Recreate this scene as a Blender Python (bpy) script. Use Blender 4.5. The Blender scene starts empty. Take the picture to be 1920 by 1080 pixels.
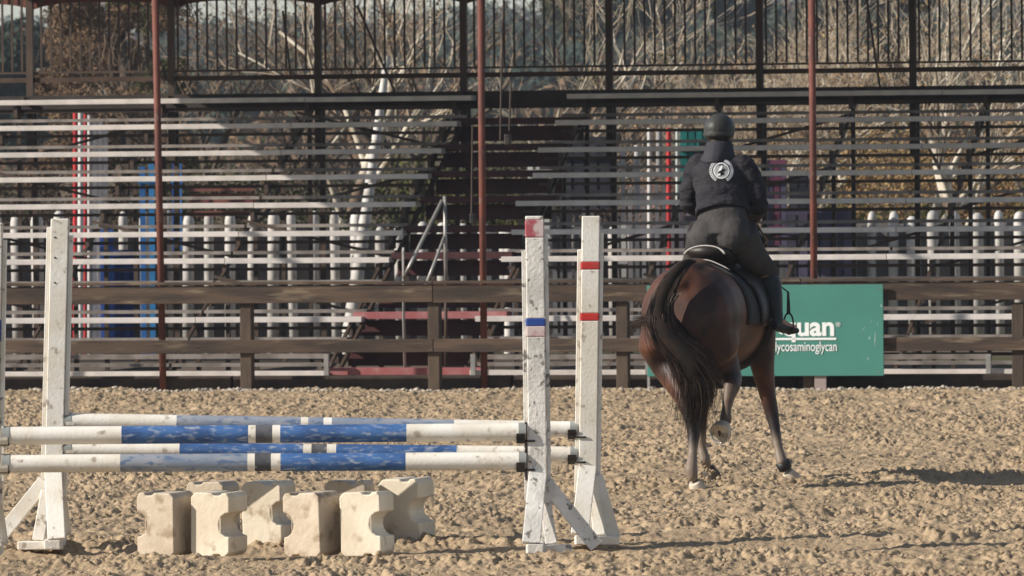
import bpy, bmesh, math, random
import numpy as np
from mathutils import Vector, Matrix
from mathutils.bvhtree import BVHTree
R = math.radians
random.seed(7); rng = np.random.default_rng(11)
sc = bpy.context.scene; C = sc.collection

# ---------------------------------------------------------------- camera
F = 14000.0; HC = 2.21
cd = bpy.data.cameras.new('camera'); cam = bpy.data.objects.new('camera', cd); C.objects.link(cam)
cd.sensor_width = 36.0; cd.lens = F / 1920 * 36; cd.clip_start = 1; cd.clip_end = 6000
cam.matrix_world = (Matrix.Translation((0, 0, HC)) @ Matrix.Rotation(R(90) - (540 - 328) / F, 4, 'X')
                    @ Matrix.Rotation(-17 / 1920, 4, 'Z'))
cd.dof.use_dof = True; cd.dof.focus_distance = 50.0; cd.dof.aperture_fstop = 11
sc.camera = cam
sc.render.resolution_x = 1024; sc.render.resolution_y = 576
# ---------------------------------------------------------------- light
SUN_E, SUN_A = 28.0, 15.0          # elevation; degrees off the left, towards the camera
sd = Vector((-math.cos(R(SUN_A)) * math.cos(R(SUN_E)), -math.sin(R(SUN_A)) * math.cos(R(SUN_E)), math.sin(R(SUN_E))))
w = bpy.data.worlds.new('World'); sc.world = w; w.use_nodes = True
nt = w.node_tree; bg = nt.nodes['Background']
sky = nt.nodes.new('ShaderNodeTexSky'); sky.sky_type = 'NISHITA'; sky.sun_disc = False
sky.sun_elevation = R(SUN_E); sky.sun_rotation = math.atan2(sd.x, sd.y); sky.air_density = 1.0; sky.dust_density = 0.3; sky.ozone_density = 2.0
hs = nt.nodes.new('ShaderNodeHueSaturation'); hs.inputs['Saturation'].default_value = .72; nt.links.new(sky.outputs[0], hs.inputs['Color']); nt.links.new(hs.outputs[0], bg.inputs[0]); bg.inputs[1].default_value = 0.085
sl = bpy.data.lights.new('sun', 'SUN'); sl.energy = 5.0; sl.angle = R(0.55); sl.color = (1, 0.93, 0.83)
so = bpy.data.objects.new('sun', sl); C.objects.link(so); so.rotation_euler = sd.to_track_quat('Z', 'Y').to_euler()
sc.view_settings.view_transform = 'Standard'; sc.view_settings.look = 'None'
sc.view_settings.exposure = 0.40; sc.view_settings.gamma = 1.0

# ---------------------------------------------------------------- helpers
MW = cam.matrix_world.copy()
def P(px, py, Y):
    d = MW.to_3x3() @ Vector(((px - 960) / F, -(py - 540) / F, -1.0))
    return Vector((0, 0, HC)) + d * (Y / d.y)
def G(px, py):
    d = MW.to_3x3() @ Vector(((px - 960) / F, -(py - 540) / F, -1.0))
    return Vector((0, 0, HC)) + d * (-HC / d.z)

class MB:
    def __init__(s): s.v = []; s.f = []; s.m = []; s.cm = 0
    def add(s, vs, fs, mi=None):
        b = len(s.v); s.v += [tuple(v) for v in vs]
        for f in fs: s.f.append(tuple(i + b for i in f)); s.m.append(s.cm if mi is None else mi)
    def box(s, c, d, M=None, mi=None, ch=0.0):
        hx, hy, hz = d[0] / 2, d[1] / 2, d[2] / 2
        vs = [Vector((x * hx, y * hy, z * hz)) for x in (-1, 1) for y in (-1, 1) for z in (-1, 1)]
        if M is not None: vs = [M @ v for v in vs]
        c = Vector(c); vs = [v + c for v in vs]
        s.add(vs, [(0, 1, 3, 2), (4, 6, 7, 5), (0, 4, 5, 1), (2, 3, 7, 6), (0, 2, 6, 4), (1, 5, 7, 3)], mi)
    def beam(s, a, b, wd, th, up=(0, 0, 1), mi=None):
        a = Vector(a); b = Vector(b); z = (b - a); L = z.length; z.normalize()
        x = Vector(up).cross(z)
        if x.length < 1e-4: x = Vector((1, 0, 0)).cross(z)
        x.normalize(); y = z.cross(x)
        vs = []
        for p in (a, b):
            for sx, sy in ((-1, -1), (1, -1), (1, 1), (-1, 1)): vs.append(p + x * sx * wd / 2 + y * sy * th / 2)
        s.add(vs, [(3, 2, 1, 0), (4, 5, 6, 7), (0, 1, 5, 4), (1, 2, 6, 5), (2, 3, 7, 6), (3, 0, 4, 7)], mi)
    def loft(s, pts, rads, n=12, up=(0, 0, 1), mi=None, caps=True, close=True):
        pts = [Vector(p) for p in pts]; b = len(s.v); k = len(pts)
        for i, p in enumerate(pts):
            t = (pts[min(i + 1, k - 1)] - pts[max(i - 1, 0)]).normalized()
            x = Vector(up).cross(t)
            if x.length < 1e-3: x = Vector((1, 0, 0)).cross(t)
            if x.length < 1e-3: x = Vector((0, 1, 0)).cross(t)
            x.normalize(); y = t.cross(x)
            r = rads[i] if isinstance(rads[i], (tuple, list)) else (rads[i], rads[i])
            for j in range(n):
                a = 2 * math.pi * j / n
                s.v.append(tuple(p + x * math.cos(a) * r[0] + y * math.sin(a) * r[1]))
        mm = s.cm if mi is None else mi
        for i in range(k - 1):
            m_ = mm[i] if isinstance(mm, list) else mm
            for j in range(n):
                j2 = (j + 1) % n
                s.f.append((b + i * n + j, b + i * n + j2, b + (i + 1) * n + j2, b + (i + 1) * n + j)); s.m.append(m_)
        if caps:
            s.f.append(tuple(b + j for j in reversed(range(n)))); s.m.append(mm[0] if isinstance(mm, list) else mm)
            s.f.append(tuple(b + (k - 1) * n + j for j in range(n))); s.m.append(mm[-1] if isinstance(mm, list) else mm)
    def ball(s, c, r, n=10, mi=None):
        r = r if isinstance(r, (tuple, list)) else (r, r, r); c = Vector(c)
        vs = [c + Vector((0, 0, -r[2]))]
        for i in range(1, n // 2 + 1):
            t = -math.pi / 2 + math.pi * i / (n // 2 + 1)
            for j in range(n):
                a = 2 * math.pi * j / n
                vs.append(c + Vector((r[0] * math.cos(t) * math.cos(a), r[1] * math.cos(t) * math.sin(a), r[2] * math.sin(t))))
        vs.append(c + Vector((0, 0, r[2]))); fs = []; q = n // 2
        for j in range(n): fs.append((0, 1 + (j + 1) % n, 1 + j))
        for i in range(q - 1):
            for j in range(n):
                a = 1 + i * n; fs.append((a + j, a + (j + 1) % n, a + n + (j + 1) % n, a + n + j))
        for j in range(n): fs.append((1 + (q - 1) * n + j, 1 + (q - 1) * n + (j + 1) % n, len(vs) - 1))
        s.add(vs, fs, mi)
    def prism(s, poly, a0, a1, axis='y', mi=None):
        n = len(poly)
        def pt(u, v, t): return (u, t, v) if axis == 'y' else ((t, u, v) if axis == 'x' else (u, v, t))
        vs = [pt(u, v, a0) for u, v in poly] + [pt(u, v, a1) for u, v in poly]
        fs = [tuple(range(n)), tuple(reversed(range(n, 2 * n)))]
        fs += [(i, i + n, (i + 1) % n + n, (i + 1) % n) for i in range(n)]
        s.add(vs, fs, mi)
    def mesh(s, name):
        me = bpy.data.meshes.new(name); me.from_pydata(s.v, [], s.f); return me
    def build(s, name, mats, parent=None, smooth=False, bevel=0.0, fix=True):
        me = s.mesh(name)
        mats = mats if isinstance(mats, (list, tuple)) else [mats]
        for m in mats: me.materials.append(m)
        if len(mats) > 1: me.polygons.foreach_set('material_index', s.m)
        if fix and len(s.f) < 60000:
            bm = bmesh.new(); bm.from_mesh(me); bmesh.ops.recalc_face_normals(bm, faces=bm.faces); bm.to_mesh(me); bm.free()
        if smooth: me.polygons.foreach_set('use_smooth', [True] * len(me.polygons))
        o = bpy.data.objects.new(name, me); C.objects.link(o)
        if parent: o.parent = parent
        if bevel:
            b = o.modifiers.new('bevel', 'BEVEL'); b.width = bevel; b.segments = 2; b.limit_method = 'ANGLE'
        return o

def tag(o, label=None, cat=None, group=None, kind=None):
    if label: o['label'] = label
    if cat: o['category'] = cat
    if group: o['group'] = group
    if kind: o['kind'] = kind
    return o
def empty(name, loc=(0, 0, 0), rz=0.0, label=None, cat=None, group=None):
    o = bpy.data.objects.new(name, None); C.objects.link(o); o.location = loc; o.rotation_euler = (0, 0, rz)
    o.empty_display_size = 0.2
    return tag(o, label, cat, group)
def copy_tree(o, parent=None):
    c = o.copy(); C.objects.link(c)
    if parent: c.parent = parent
    for ch in [k for k in bpy.data.objects if k.parent == o]: copy_tree(ch, c)
    return c
def remesh(mb, name, mat, parent, vox, smooth=6, mats=None, colfn=None):
    me = mb.mesh(name + '_tmp')
    bm = bmesh.new(); bm.from_mesh(me); bmesh.ops.recalc_face_normals(bm, faces=bm.faces); bm.to_mesh(me); bm.free()
    t = bpy.data.objects.new(name + '_tmp', me); C.objects.link(t)
    m = t.modifiers.new('r', 'REMESH'); m.mode = 'VOXEL'; m.voxel_size = vox
    m = t.modifiers.new('s', 'SMOOTH'); m.factor = 0.6; m.iterations = smooth
    dg = bpy.context.evaluated_depsgraph_get(); dg.update()
    me2 = bpy.data.meshes.new_from_object(t.evaluated_get(dg)); me2.name = name
    bpy.data.objects.remove(t); me2.materials.clear(); me2.materials.append(mat)
    me2.polygons.foreach_set('use_smooth', [True] * len(me2.polygons))
    o = bpy.data.objects.new(name, me2); C.objects.link(o); o.parent = parent
    if colfn:
        a = me2.color_attributes.new('zone', 'FLOAT_COLOR', 'POINT')
        co = np.empty(len(me2.vertices) * 3); me2.vertices.foreach_get('co', co)
        a.data.foreach_set('color', colfn(co.reshape(-1, 3)).astype(np.float32).ravel())
    return o

def mat(name, c1, c2=None, scale=6.0, rough=0.8, bump=0.0, bscale=40.0, bdist=.01, metal=0.0, stretch=(1, 1, 1), lo=0.35, hi=0.65,
        c3=None, s3=2.0, lo3=0.55, hi3=0.7, rnd=0.0, spec=0.3, detail=5):
    m = bpy.data.materials.new(name); m.use_nodes = True; n = m.node_tree.nodes; L = m.node_tree.links
    b = n['Principled BSDF']; b.inputs['Roughness'].default_value = rough; b.inputs['Metallic'].default_value = metal
    b.inputs['Specular IOR Level'].default_value = spec
    tc = n.new('ShaderNodeTexCoord'); mp = n.new('ShaderNodeMapping'); mp.inputs['Scale'].default_value = stretch
    L.new(tc.outputs['Object'], mp.inputs[0])
    oi = n.new('ShaderNodeObjectInfo')
    ml = n.new('ShaderNodeMath'); ml.operation = 'MULTIPLY'; ml.inputs[1].default_value = 37.0; L.new(oi.outputs['Random'], ml.inputs[0])
    L.new(ml.outputs[0], mp.inputs['Location'])
    col = None
    def layer(prev, c, s, a, z):
        nz = n.new('ShaderNodeTexNoise'); nz.inputs['Scale'].default_value = s; nz.inputs['Detail'].default_value = detail
        L.new(mp.outputs[0], nz.inputs['Vector'])
        cr = n.new('ShaderNodeMapRange'); cr.inputs[1].default_value = a; cr.inputs[2].default_value = z; cr.interpolation_type = 'SMOOTHSTEP'
        L.new(nz.outputs[0], cr.inputs[0])
        mx = n.new('ShaderNodeMix'); mx.data_type = 'RGBA'; L.new(cr.outputs[0], mx.inputs[0])
        if isinstance(prev, tuple): mx.inputs[6].default_value = (*prev, 1)
        else: L.new(prev, mx.inputs[6])
        mx.inputs[7].default_value = (*c, 1)
        return mx.outputs[2]
    out = tuple(c1)
    if c2: out = layer(out, c2, scale, lo, hi)
    if c3: out = layer(out, c3, s3, lo3, hi3)
    if rnd:
        hv = n.new('ShaderNodeHueSaturation'); mr = n.new('ShaderNodeMapRange')
        mr.inputs[3].default_value = 1 - rnd; mr.inputs[4].default_value = 1 + rnd; L.new(oi.outputs['Random'], mr.inputs[0])
        L.new(mr.outputs[0], hv.inputs['Value'])
        if isinstance(out, tuple): hv.inputs['Color'].default_value = (*out, 1)
        else: L.new(out, hv.inputs['Color'])
        out = hv.outputs[0]
    if isinstance(out, tuple): b.inputs['Base Color'].default_value = (*out, 1)
    else: L.new(out, b.inputs['Base Color'])
    if bump:
        nz = n.new('ShaderNodeTexNoise'); nz.inputs['Scale'].default_value = bscale; nz.inputs['Detail'].default_value = 6
        L.new(mp.outputs[0], nz.inputs['Vector'])
        bp = n.new('ShaderNodeBump'); bp.inputs['Strength'].default_value = bump; bp.inputs['Distance'].default_value = bdist
        L.new(nz.outputs[0], bp.inputs['Height']); L.new(bp.outputs[0], b.inputs['Normal'])
    return m

M = dict(
 white=mat('white_paint', (.80, .76, .68), (.68, .61, .50), 5, .6, .3, 60, c3=(.22, .19, .16), s3=20, lo3=.62, hi3=.70, detail=9),
 whiteL=mat('white_paint_fresh', (.82, .78, .71), (.72, .66, .56), 4, .55, .2, 50, c3=(.40, .34, .27), s3=16, lo3=.60, hi3=.72, detail=9),
 scuff=mat('white_paint_scuffed', (.80, .76, .70), (.60, .57, .52), 7, .7, .4, 50, c3=(.20, .19, .17), s3=18, lo3=.58, hi3=.66, detail=9),
 red=mat('red_tape', (.55, .035, .03), (.45, .06, .05), 9, .5),
 redw=mat('worn_red_paint', (.42, .10, .12), (.62, .50, .48), 14, .6, lo=.40, hi=.62),
 bluet=mat('blue_tape', (.02, .06, .28), (.03, .08, .32), 9, .5),
 blue=mat('blue_paint', (.060, .150, .36), (.035, .085, .22), 9, .6, .2, 60, c3=(.30, .34, .42), s3=34, lo3=.50, hi3=.72, stretch=(.5, 1, 1.4), detail=10),
 blueg=mat('faded_blue_paint', (.20, .24, .31), (.32, .33, .36), 8, .6, .2, 60, c3=(.12, .17, .27), s3=30, lo3=.52, hi3=.64, stretch=(.45, 1, 1.2), detail=9),
 pgrey=mat('dark_band_paint', (.06, .06, .07), (.12, .12, .13), 8, .6, c3=(.35, .33, .30), s3=25, lo3=.6, hi3=.68),
 cap=mat('grey_end_cap', (.30, .31, .29), (.22, .22, .21), 8, .6),
 iron=mat('black_iron', (.02, .02, .02), (.05, .04, .035), 12, .5, metal=.4),
 tub=mat('cream_plastic', (.74, .66, .52), (.62, .53, .40), 3, .5, .35, 30, c3=(.40, .31, .21), s3=9, lo3=.56, hi3=.74, detail=9, rnd=.06),
 tubd=mat('dusty_plastic', (.56, .47, .36), (.44, .36, .265), 4, .6, .45, 30, c3=(.32, .24, .16), s3=10, lo3=.52, hi3=.70, detail=9, rnd=.06),  # tan variant of the block plastic, darker than the cream one
 rail=mat('weathered_brown_board', (.088, .058, .039), (.042, .030, .023), 4, .85, .6, 30, stretch=(.35, 1, 2.5), c3=(.16, .12, .08), s3=5, lo3=.55, hi3=.7, rnd=.15),
 postw=mat('weathered_brown_post', (.092, .064, .044), (.056, .04, .03), 5, .85, .6, 30, stretch=(1, 1, .4)),
 sleeper=mat('dark_timber', (.035, .025, .02), (.055, .04, .03), 5, .9, .6, 30),  # dark brown standing in for the shaded ground under the benches
 rust=mat('rust_red_steel', (.17, .055, .036), (.11, .040, .030), 4, .7, .2, 40, c3=(.18, .10, .085), s3=8, lo3=.6, hi3=.7),
 dark=mat('dark_brown_steel', (.050, .033, .024), (.070, .045, .032), 4, .6),
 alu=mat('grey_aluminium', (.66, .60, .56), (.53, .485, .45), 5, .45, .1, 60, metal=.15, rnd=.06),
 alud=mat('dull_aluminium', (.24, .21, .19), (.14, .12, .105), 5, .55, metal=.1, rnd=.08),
 redpl=mat('dark_red_board', (.062, .015, .016), (.040, .012, .012), 6, .6, rnd=.15),  # upper treads and risers: shade put into the red board colour
 redpl2=mat('faded_red_board', (.28, .075, .075), (.30, .12, .12), 6, .7, c3=(.4, .2, .19), s3=3),  # same boards on the lower treads, sunlight put in as a paler colour
 pipe=mat('galvanised_pipe', (.36, .34, .32), (.27, .26, .25), 8, .4, metal=.3),
 green=mat('green_sign', (.052, .195, .155), (.058, .21, .168), 2, .6, c3=(.30, .45, .40), s3=9, lo3=.73, hi3=.76),
 letter=mat('white_lettering', (.78, .80, .78), rough=.6),
 stake=mat('grey_pink_stake', (.33, .26, .24), (.28, .22, .20), 8, .8),
)
# ---------------------------------------------------------------- ground
def hsh(ix, iy, s):
    h = (ix.astype(np.int64) * 374761393 + iy.astype(np.int64) * 668265263 + s * 974711) & 0xffffffff
    h = ((h ^ (h >> 13)) * 1274126177) & 0xffffffff
    return ((h ^ (h >> 16)) & 0xffffff) / 16777215.0
def vn(x, y, s):
    ix = np.floor(x); iy = np.floor(y); fx = x - ix; fy = y - iy; fx = fx * fx * (3 - 2 * fx); fy = fy * fy * (3 - 2 * fy)
    a = hsh(ix, iy, s); b = hsh(ix + 1, iy, s); c = hsh(ix, iy + 1, s); d = hsh(ix + 1, iy + 1, s)
    return (a * (1 - fx) + b * fx) * (1 - fy) + (c * (1 - fx) + d * fx) * fy
TH = R(13.0)                                    # the stand and its fence run 13 degrees off the picture plane
U = Vector((math.cos(TH), -math.sin(TH), 0)); V = Vector((math.sin(TH), math.cos(TH), 0))
FY0 = 77.1                                      # fence line at x = 0
def fence_d(x, y): return (y - FY0) * math.cos(TH) + x * math.sin(TH)    # signed distance behind the fence
def sand_h(x, y):
    r = x * .8 - y * .6; q = x * .6 + y * .8
    big = vn(x / .9, y / 1.6, 1) * .030 + vn(r / .38, q / .5, 2) * .030
    c1 = vn(x / .085, y / .11, 3); c2 = vn(r / .040, q / .055, 4); c3 = vn(q / .024, r / .030, 5)
    m = np.clip(vn(x / .5, y / .7, 6) * 1.8 - .1, .5, 1.25)
    c4 = vn(r / .02, q / .045, 9)
    clod = np.clip(c1 - .42, 0, 1) ** .8 * .020 + np.abs(c2 - .5) * .046 + np.clip(c3 - .3, 0, 1) * .030 + c4 * .016 - np.clip(.34 - c1, 0, 1) * .06 - np.clip(.3 - c3, 0, 1) * .05
    # hoof prints: one jittered print in most cells of a loose grid
    for cs, sd_, pr in ((.62, 31, .75), (.47, 41, .5)):
        ix = np.floor(x / cs); iy = np.floor(y / cs)
        cx = (ix + .2 + .6 * hsh(ix, iy, sd_)) * cs; cy = (iy + .2 + .6 * hsh(ix, iy, sd_ + 1)) * cs
        d = np.sqrt((x - cx) ** 2 + ((y - cy) * .85) ** 2); on = (hsh(ix, iy, sd_ + 2) < pr)
        big = big + on * (-.034 * np.exp(-(d / .065) ** 2) + .017 * np.exp(-((d - .11) / .035) ** 2))
    # raked, driven-over lane at the jump
    lane = np.exp(-((y - 44.0) / .75) ** 4) * (1 / (1 + np.exp((np.abs(x + 1.6) - 4.4) * 2.0)))
    h = big * (1 - .75 * lane) + clod * m * (1 - .80 * lane) - .012 * lane
    # berm of pushed-up sand and stone at the fence
    d = (y - FY0) * math.cos(TH) + x * math.sin(TH)
    h = h + np.exp(-((d + .35) / .35) ** 2) * (.006 + .026 * vn(x / .3, y / .3, 8))
    h = np.where(d > .1, h * .3, h * (1 - .35 * np.exp(-((d + .4) / .8) ** 2)))
    return h - .050
nx, ny = 920, 1000
ts = np.linspace(0, 1, ny); Ys = 39.5 + (80.0 - 39.5) * ts ** 1.05
us = np.linspace(-1, 1, nx)
Y2, U2 = np.meshgrid(Ys, us, indexing='ij'); X2 = U2 * (Y2 * .0686 + .9)
Z2 = sand_h(X2, Y2)
co = np.stack([X2, Y2, Z2], -1).reshape(-1, 3).astype(np.float32)
idx = np.arange(nx * ny).reshape(ny, nx)
q = np.stack([idx[:-1, :-1], idx[:-1, 1:], idx[1:, 1:], idx[1:, :-1]], -1).reshape(-1, 4).astype(np.int32)
def np_mesh(name, co, q, k=4):
    me = bpy.data.meshes.new(name); me.vertices.add(len(co)); me.vertices.foreach_set('co', co.astype(np.float32).ravel())
    me.loops.add(q.size); me.loops.foreach_set('vertex_index', q.astype(np.int32).ravel())
    me.polygons.add(len(q)); me.polygons.foreach_set('loop_start', (np.arange(len(q)) * k).astype(np.int32))
    me.polygons.foreach_set('loop_total', np.full(len(q), k, np.int32)); me.update(calc_edges=True); return me
me = np_mesh('arena_sand', co, q)
M['sand'] = mat('arena_sand', (.425, .315, .200), (.34, .25, .157), 1.3, .95, .8, 70, c3=(.215, .16, .10), s3=26, lo3=.48, hi3=.75, spec=.1)
me.materials.append(M['sand'])
o = bpy.data.objects.new('arena_sand', me); C.objects.link(o); tag(o, 'churned tan sand of the riding arena', None, kind='structure')
# wide ground sheet
M['dirt'] = mat('packed_dirt', (.13, .10, .075), (.09, .07, .05), .15, .95, c3=(.07, .075, .035), s3=.08, lo3=.5, hi3=.6, spec=.1)
def sheet(name, x0, x1, y0, y1, z, m):
    b = MB(); b.add([(x0, y0, z), (x1, y0, z), (x1, y1, z), (x0, y1, z)], [(0, 1, 2, 3)]); o = b.build(name, m); tag(o, kind='structure'); return o
sheet('ground', -900, 900, -60, 2600, -.09, M['dirt'])

# loose clods and stones
def rocks(name, xs, ys, sz, m, label, sink=.3, flat=.65, zf=sand_h, cat=None):
    base = np.array([[0, 0, 1], [.89, 0, .45], [.28, .85, .45], [-.72, .53, .45], [-.72, -.53, .45], [.28, -.85, .45],
                     [.72, .53, -.45], [-.28, .85, -.45], [-.89, 0, -.45], [-.28, -.85, -.45], [.72, -.53, -.45], [0, 0, -1]])
    tri = np.array([[0,1,2],[0,2,3],[0,3,4],[0,4,5],[0,5,1],[1,6,2],[2,7,3],[3,8,4],[4,9,5],[5,10,1],
                    [2,6,7],[3,7,8],[4,8,9],[5,9,10],[1,10,6],[6,11,7],[7,11,8],[8,11,9],[9,11,10],[10,11,6]])
    n = len(xs); v = base[None] * (1 + rng.uniform(-.35, .35, (n, 12, 1))) * sz[:, None, None]
    v = v * rng.uniform(.7, 1.3, (n, 1, 3)); v[:, :, 2] *= flat
    a = rng.uniform(0, 6.28, n); ca, sa = np.cos(a)[:, None], np.sin(a)[:, None]
    x = v[:, :, 0] * ca - v[:, :, 1] * sa; y = v[:, :, 0] * sa + v[:, :, 1] * ca
    v[:, :, 0] = x + xs[:, None]; v[:, :, 1] = y + ys[:, None]; v[:, :, 2] += (zf(xs, ys) + sz * flat * sink)[:, None]
    q = (tri[None] + (np.arange(n) * 12)[:, None, None]).reshape(-1, 3)
    me = np_mesh(name, v.reshape(-1, 3), q, 3); me.materials.append(m)
    o = bpy.data.objects.new(name, me); C.objects.link(o); tag(o, label, cat, kind='stuff'); return o
n = 13000
ys_ = 40 + 36 * rng.uniform(0, 1, n) ** 1.2; xs_ = rng.uniform(-1, 1, n) * (ys_ * .0686 + 1.3)
keep = (fence_d(xs_, ys_) < -.2) & ~((np.abs(ys_ - 44) < .6) & (xs_ < 2.4) & (rng.uniform(0, 1, n) < .8))
xs_, ys_ = xs_[keep], ys_[keep]
sz_ = .007 + .017 * rng.uniform(0, 1, len(xs_)) ** 3
M['clod'] = mat('sand_clods', (.39, .295, .19), (.31, .235, .15), 9, .95, spec=.1)
rocks('sand_clods', xs_, ys_, sz_, M['clod'], 'loose clods of damp sand scattered over the arena', cat='clods')
n = 1900
lx = rng.uniform(-8, 8, n); dd = rng.normal(-.42, .16, n)
xs_ = lx * math.cos(TH) + dd * math.sin(TH); ys_ = FY0 + dd * math.cos(TH) - lx * math.sin(TH)
M['stone'] = mat('pale_stones', (.44, .39, .32), (.33, .28, .22), 3, .9, spec=.1)
rocks('pale_gravel', xs_, ys_, .010 + .024 * rng.uniform(0, 1, n) ** 2, M['stone'], 'pale gravel heaped along the foot of the brown fence', cat='gravel')

n = 60
g_ = G(1325, 912); xs_ = g_.x + rng.normal(0, .10, n); ys_ = g_.y + rng.normal(0, .2, n); up_ = rng.uniform(0, 1, n) ** 2 * .16
rocks('kicked_up_sand', xs_, ys_, .008 + .012 * rng.uniform(0, 1, n) ** 2, M['clod'], 'small clods of sand thrown up behind the horse\'s near hind hoof', cat='sand', zf=lambda x, y: sand_h(x, y) + up_)
# ---------------------------------------------------------------- arena fence
OF = Vector((0, FY0, 0))
def hit(px, py, ly, O=OF):
    """real point of the picture on the vertical plane ly metres behind the fence line: returns local (x along, y back, z)"""
    d = MW.to_3x3() @ Vector(((px - 960) / F, -(py - 540) / F, -1.0)); c = Vector((0, 0, HC))
    t = ((O + V * ly) - c).dot(V) / d.dot(V); p = c + d * t - O
    return Vector((p.dot(U), p.dot(V), p.z))
fence = empty('rail_fence', OF, -TH, 'low brown two-rail board fence between the sand arena and the stands', 'fence')
for (yt, yb, nm) in ((534, 567, 'top'), (636, 661, 'low')):
    z1 = hit(700, yt, -.06).z; z0 = hit(700, yb, -.06).z
    xs = [hit(p, 550, 0).x for p in (-400, 110, 815, 1505, 2260)]
    for a, b in zip(xs[:-1], xs[1:]):
        dz = random.uniform(-.008, .008); dz2 = random.uniform(-.008, .008); m = MB()
        m.beam((a + .004, -.062, (z0 + z1) / 2 + dz), (b - .004, -.062 + random.uniform(-.004, .004), (z0 + z1) / 2 + dz2), .042, z1 - z0, up=(0, 0, 1))
        m.build('rail', M['rail'], fence, bevel=.005)
        if nm == 'top':
            m = MB(); m.box(((a + b) / 2, -.03, z1 + .022), (b - a - .01, .15, .03)); m.build('cap_board', M['rail'], fence, bevel=.004)
for px in (-250, 110, 463, 815, 1168, 1518, 1910, 2240):
    x = hit(px, 700, 0).x; zt = hit(px, 560, 0).z
    m = MB(); m.box((x, .025, (zt) / 2 - .12), (.125, .125, zt + .16)); o = m.build('post', M['postw'], fence, bevel=.008)
for i, (a, b) in enumerate(((-6.2, -3.1), (-3.08, -.1), (-.08, 2.9), (2.92, 6.3))):  # dark strips added where the ground below the lowest bench is only in shade
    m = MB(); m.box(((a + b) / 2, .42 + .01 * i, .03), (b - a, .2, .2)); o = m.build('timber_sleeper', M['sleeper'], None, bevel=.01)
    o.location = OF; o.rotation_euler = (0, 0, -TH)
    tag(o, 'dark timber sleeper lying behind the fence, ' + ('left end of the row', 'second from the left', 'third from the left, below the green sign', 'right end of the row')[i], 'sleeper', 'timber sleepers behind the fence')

# ---------------------------------------------------------------- green sponsor sign
a = hit(1213, 620, -.16); b = hit(1656, 620, -.16); zt = hit(1500, 534, -.16).z; zb = hit(1500, 705, -.16).z
sign = empty('sponsor_sign', OF, -TH, 'green rectangular sponsor sign with white lettering fixed to the brown fence', 'sign')
m = MB(); m.box(((a.x + b.x) / 2, -.14, (zt + zb) / 2), (b.x - a.x, .022, zt - zb)); m.build('sign_panel', M['green'], sign, bevel=.003)
for px, h in ((1216, .02), (1538, .0)):
    x = hit(px, 700, -.12).x; m = MB(); m.box((x, -.11, zb / 2 - .03), (.025 if px < 1300 else .12, .03, zb + .12)); m.build('stake', M['pipe'] if px < 1300 else M['stake'], sign)
def text3d(s, xc0, xc1, ybase, px_h, ly, parent, bold=.0, name='lettering', m=None, right=True):
    cu = bpy.data.curves.new(name, 'FONT'); cu.body = s; cu.size = 1; cu.offset = bold; cu.extrude = .002
    t = bpy.data.objects.new(name + '_t', cu); C.objects.link(t); dg = bpy.context.evaluated_depsgraph_get(); dg.update()
    me = bpy.data.meshes.new_from_object(t.evaluated_get(dg)); bpy.data.objects.remove(t); me.name = name
    c = np.empty(len(me.vertices) * 3); me.vertices.foreach_get('co', c); c = c.reshape(-1, 3)
    p0 = hit(xc0, ybase, ly); p1 = hit(xc1, ybase, ly); ph = hit(xc1, ybase - px_h, ly)
    wd = c[:, 0].max() - c[:, 0].min(); ref = 0.50 if not any(ch in s for ch in '®') else .7
    sx = (p1.x - p0.x) / wd; sz = (ph.z - p1.z) / ref
    o3 = np.stack([p0.x + (c[:, 0] - c[:, 0].min()) * sx, ly - c[:, 2], p1.z + c[:, 1] * sz], -1)
    me.vertices.foreach_set('co', o3.astype(np.float32).ravel()); me.materials.clear(); me.materials.append(m or M['letter'])
    o = bpy.data.objects.new(name, me); C.objects.link(o); o.parent = parent; return o
text3d('Adequan', 1382, 1564, 628.5, 25.0, -.155, sign, bold=.03)
text3d('®', 1567, 1576, 612.5, 8, -.155, sign, bold=.0)
a_ = hit(1382, 636, -.155); b_ = hit(1568, 636, -.155)
m = MB(); m.box(((a_.x + b_.x) / 2, -.155, a_.z), (b_.x - a_.x, .004, .022)); m.build('lettering', M['letter'], sign)
text3d('polysulfated glycosaminoglycan', 1362, 1569, 658, 13, -.155, sign, bold=.004)

for px, py in ((1222, 541), (1222, 698), (1430, 541), (1648, 541), (1648, 698), (1430, 698)):
    p = hit(px, py, -.152); m = MB(); m.loft([(p.x, -.1505, p.z), (p.x, -.154, p.z)], [.008, .008], 8); m.build('screw', M['alud'], sign)
for (x0, y0, x1, y1, w_) in ((1641, 622, 1640, 652, .010), (1617, 620, 1622, 612, .007), (1626, 670, 1629, 676, .010), (1652, 570, 1653, 577, .012), (1645, 605, 1646, 612, .006), (1634, 600, 1633, 606, .006), (1600, 640, 1603, 641, .006)):
    a = hit(x0, y0, -.1525); b = hit(x1, y1, -.1525); m = MB(); c_ = (a + b) / 2; q_ = Vector((w_ / 2, 0, 0))
    m.add([a - q_ * .3, c_ - q_, b, c_ + q_, a + q_ * .5], [(0, 1, 2, 3, 4)]); m.build('scrape', mat('bare_scrape', (.34, .46, .42), rough=.7), sign)
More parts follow.
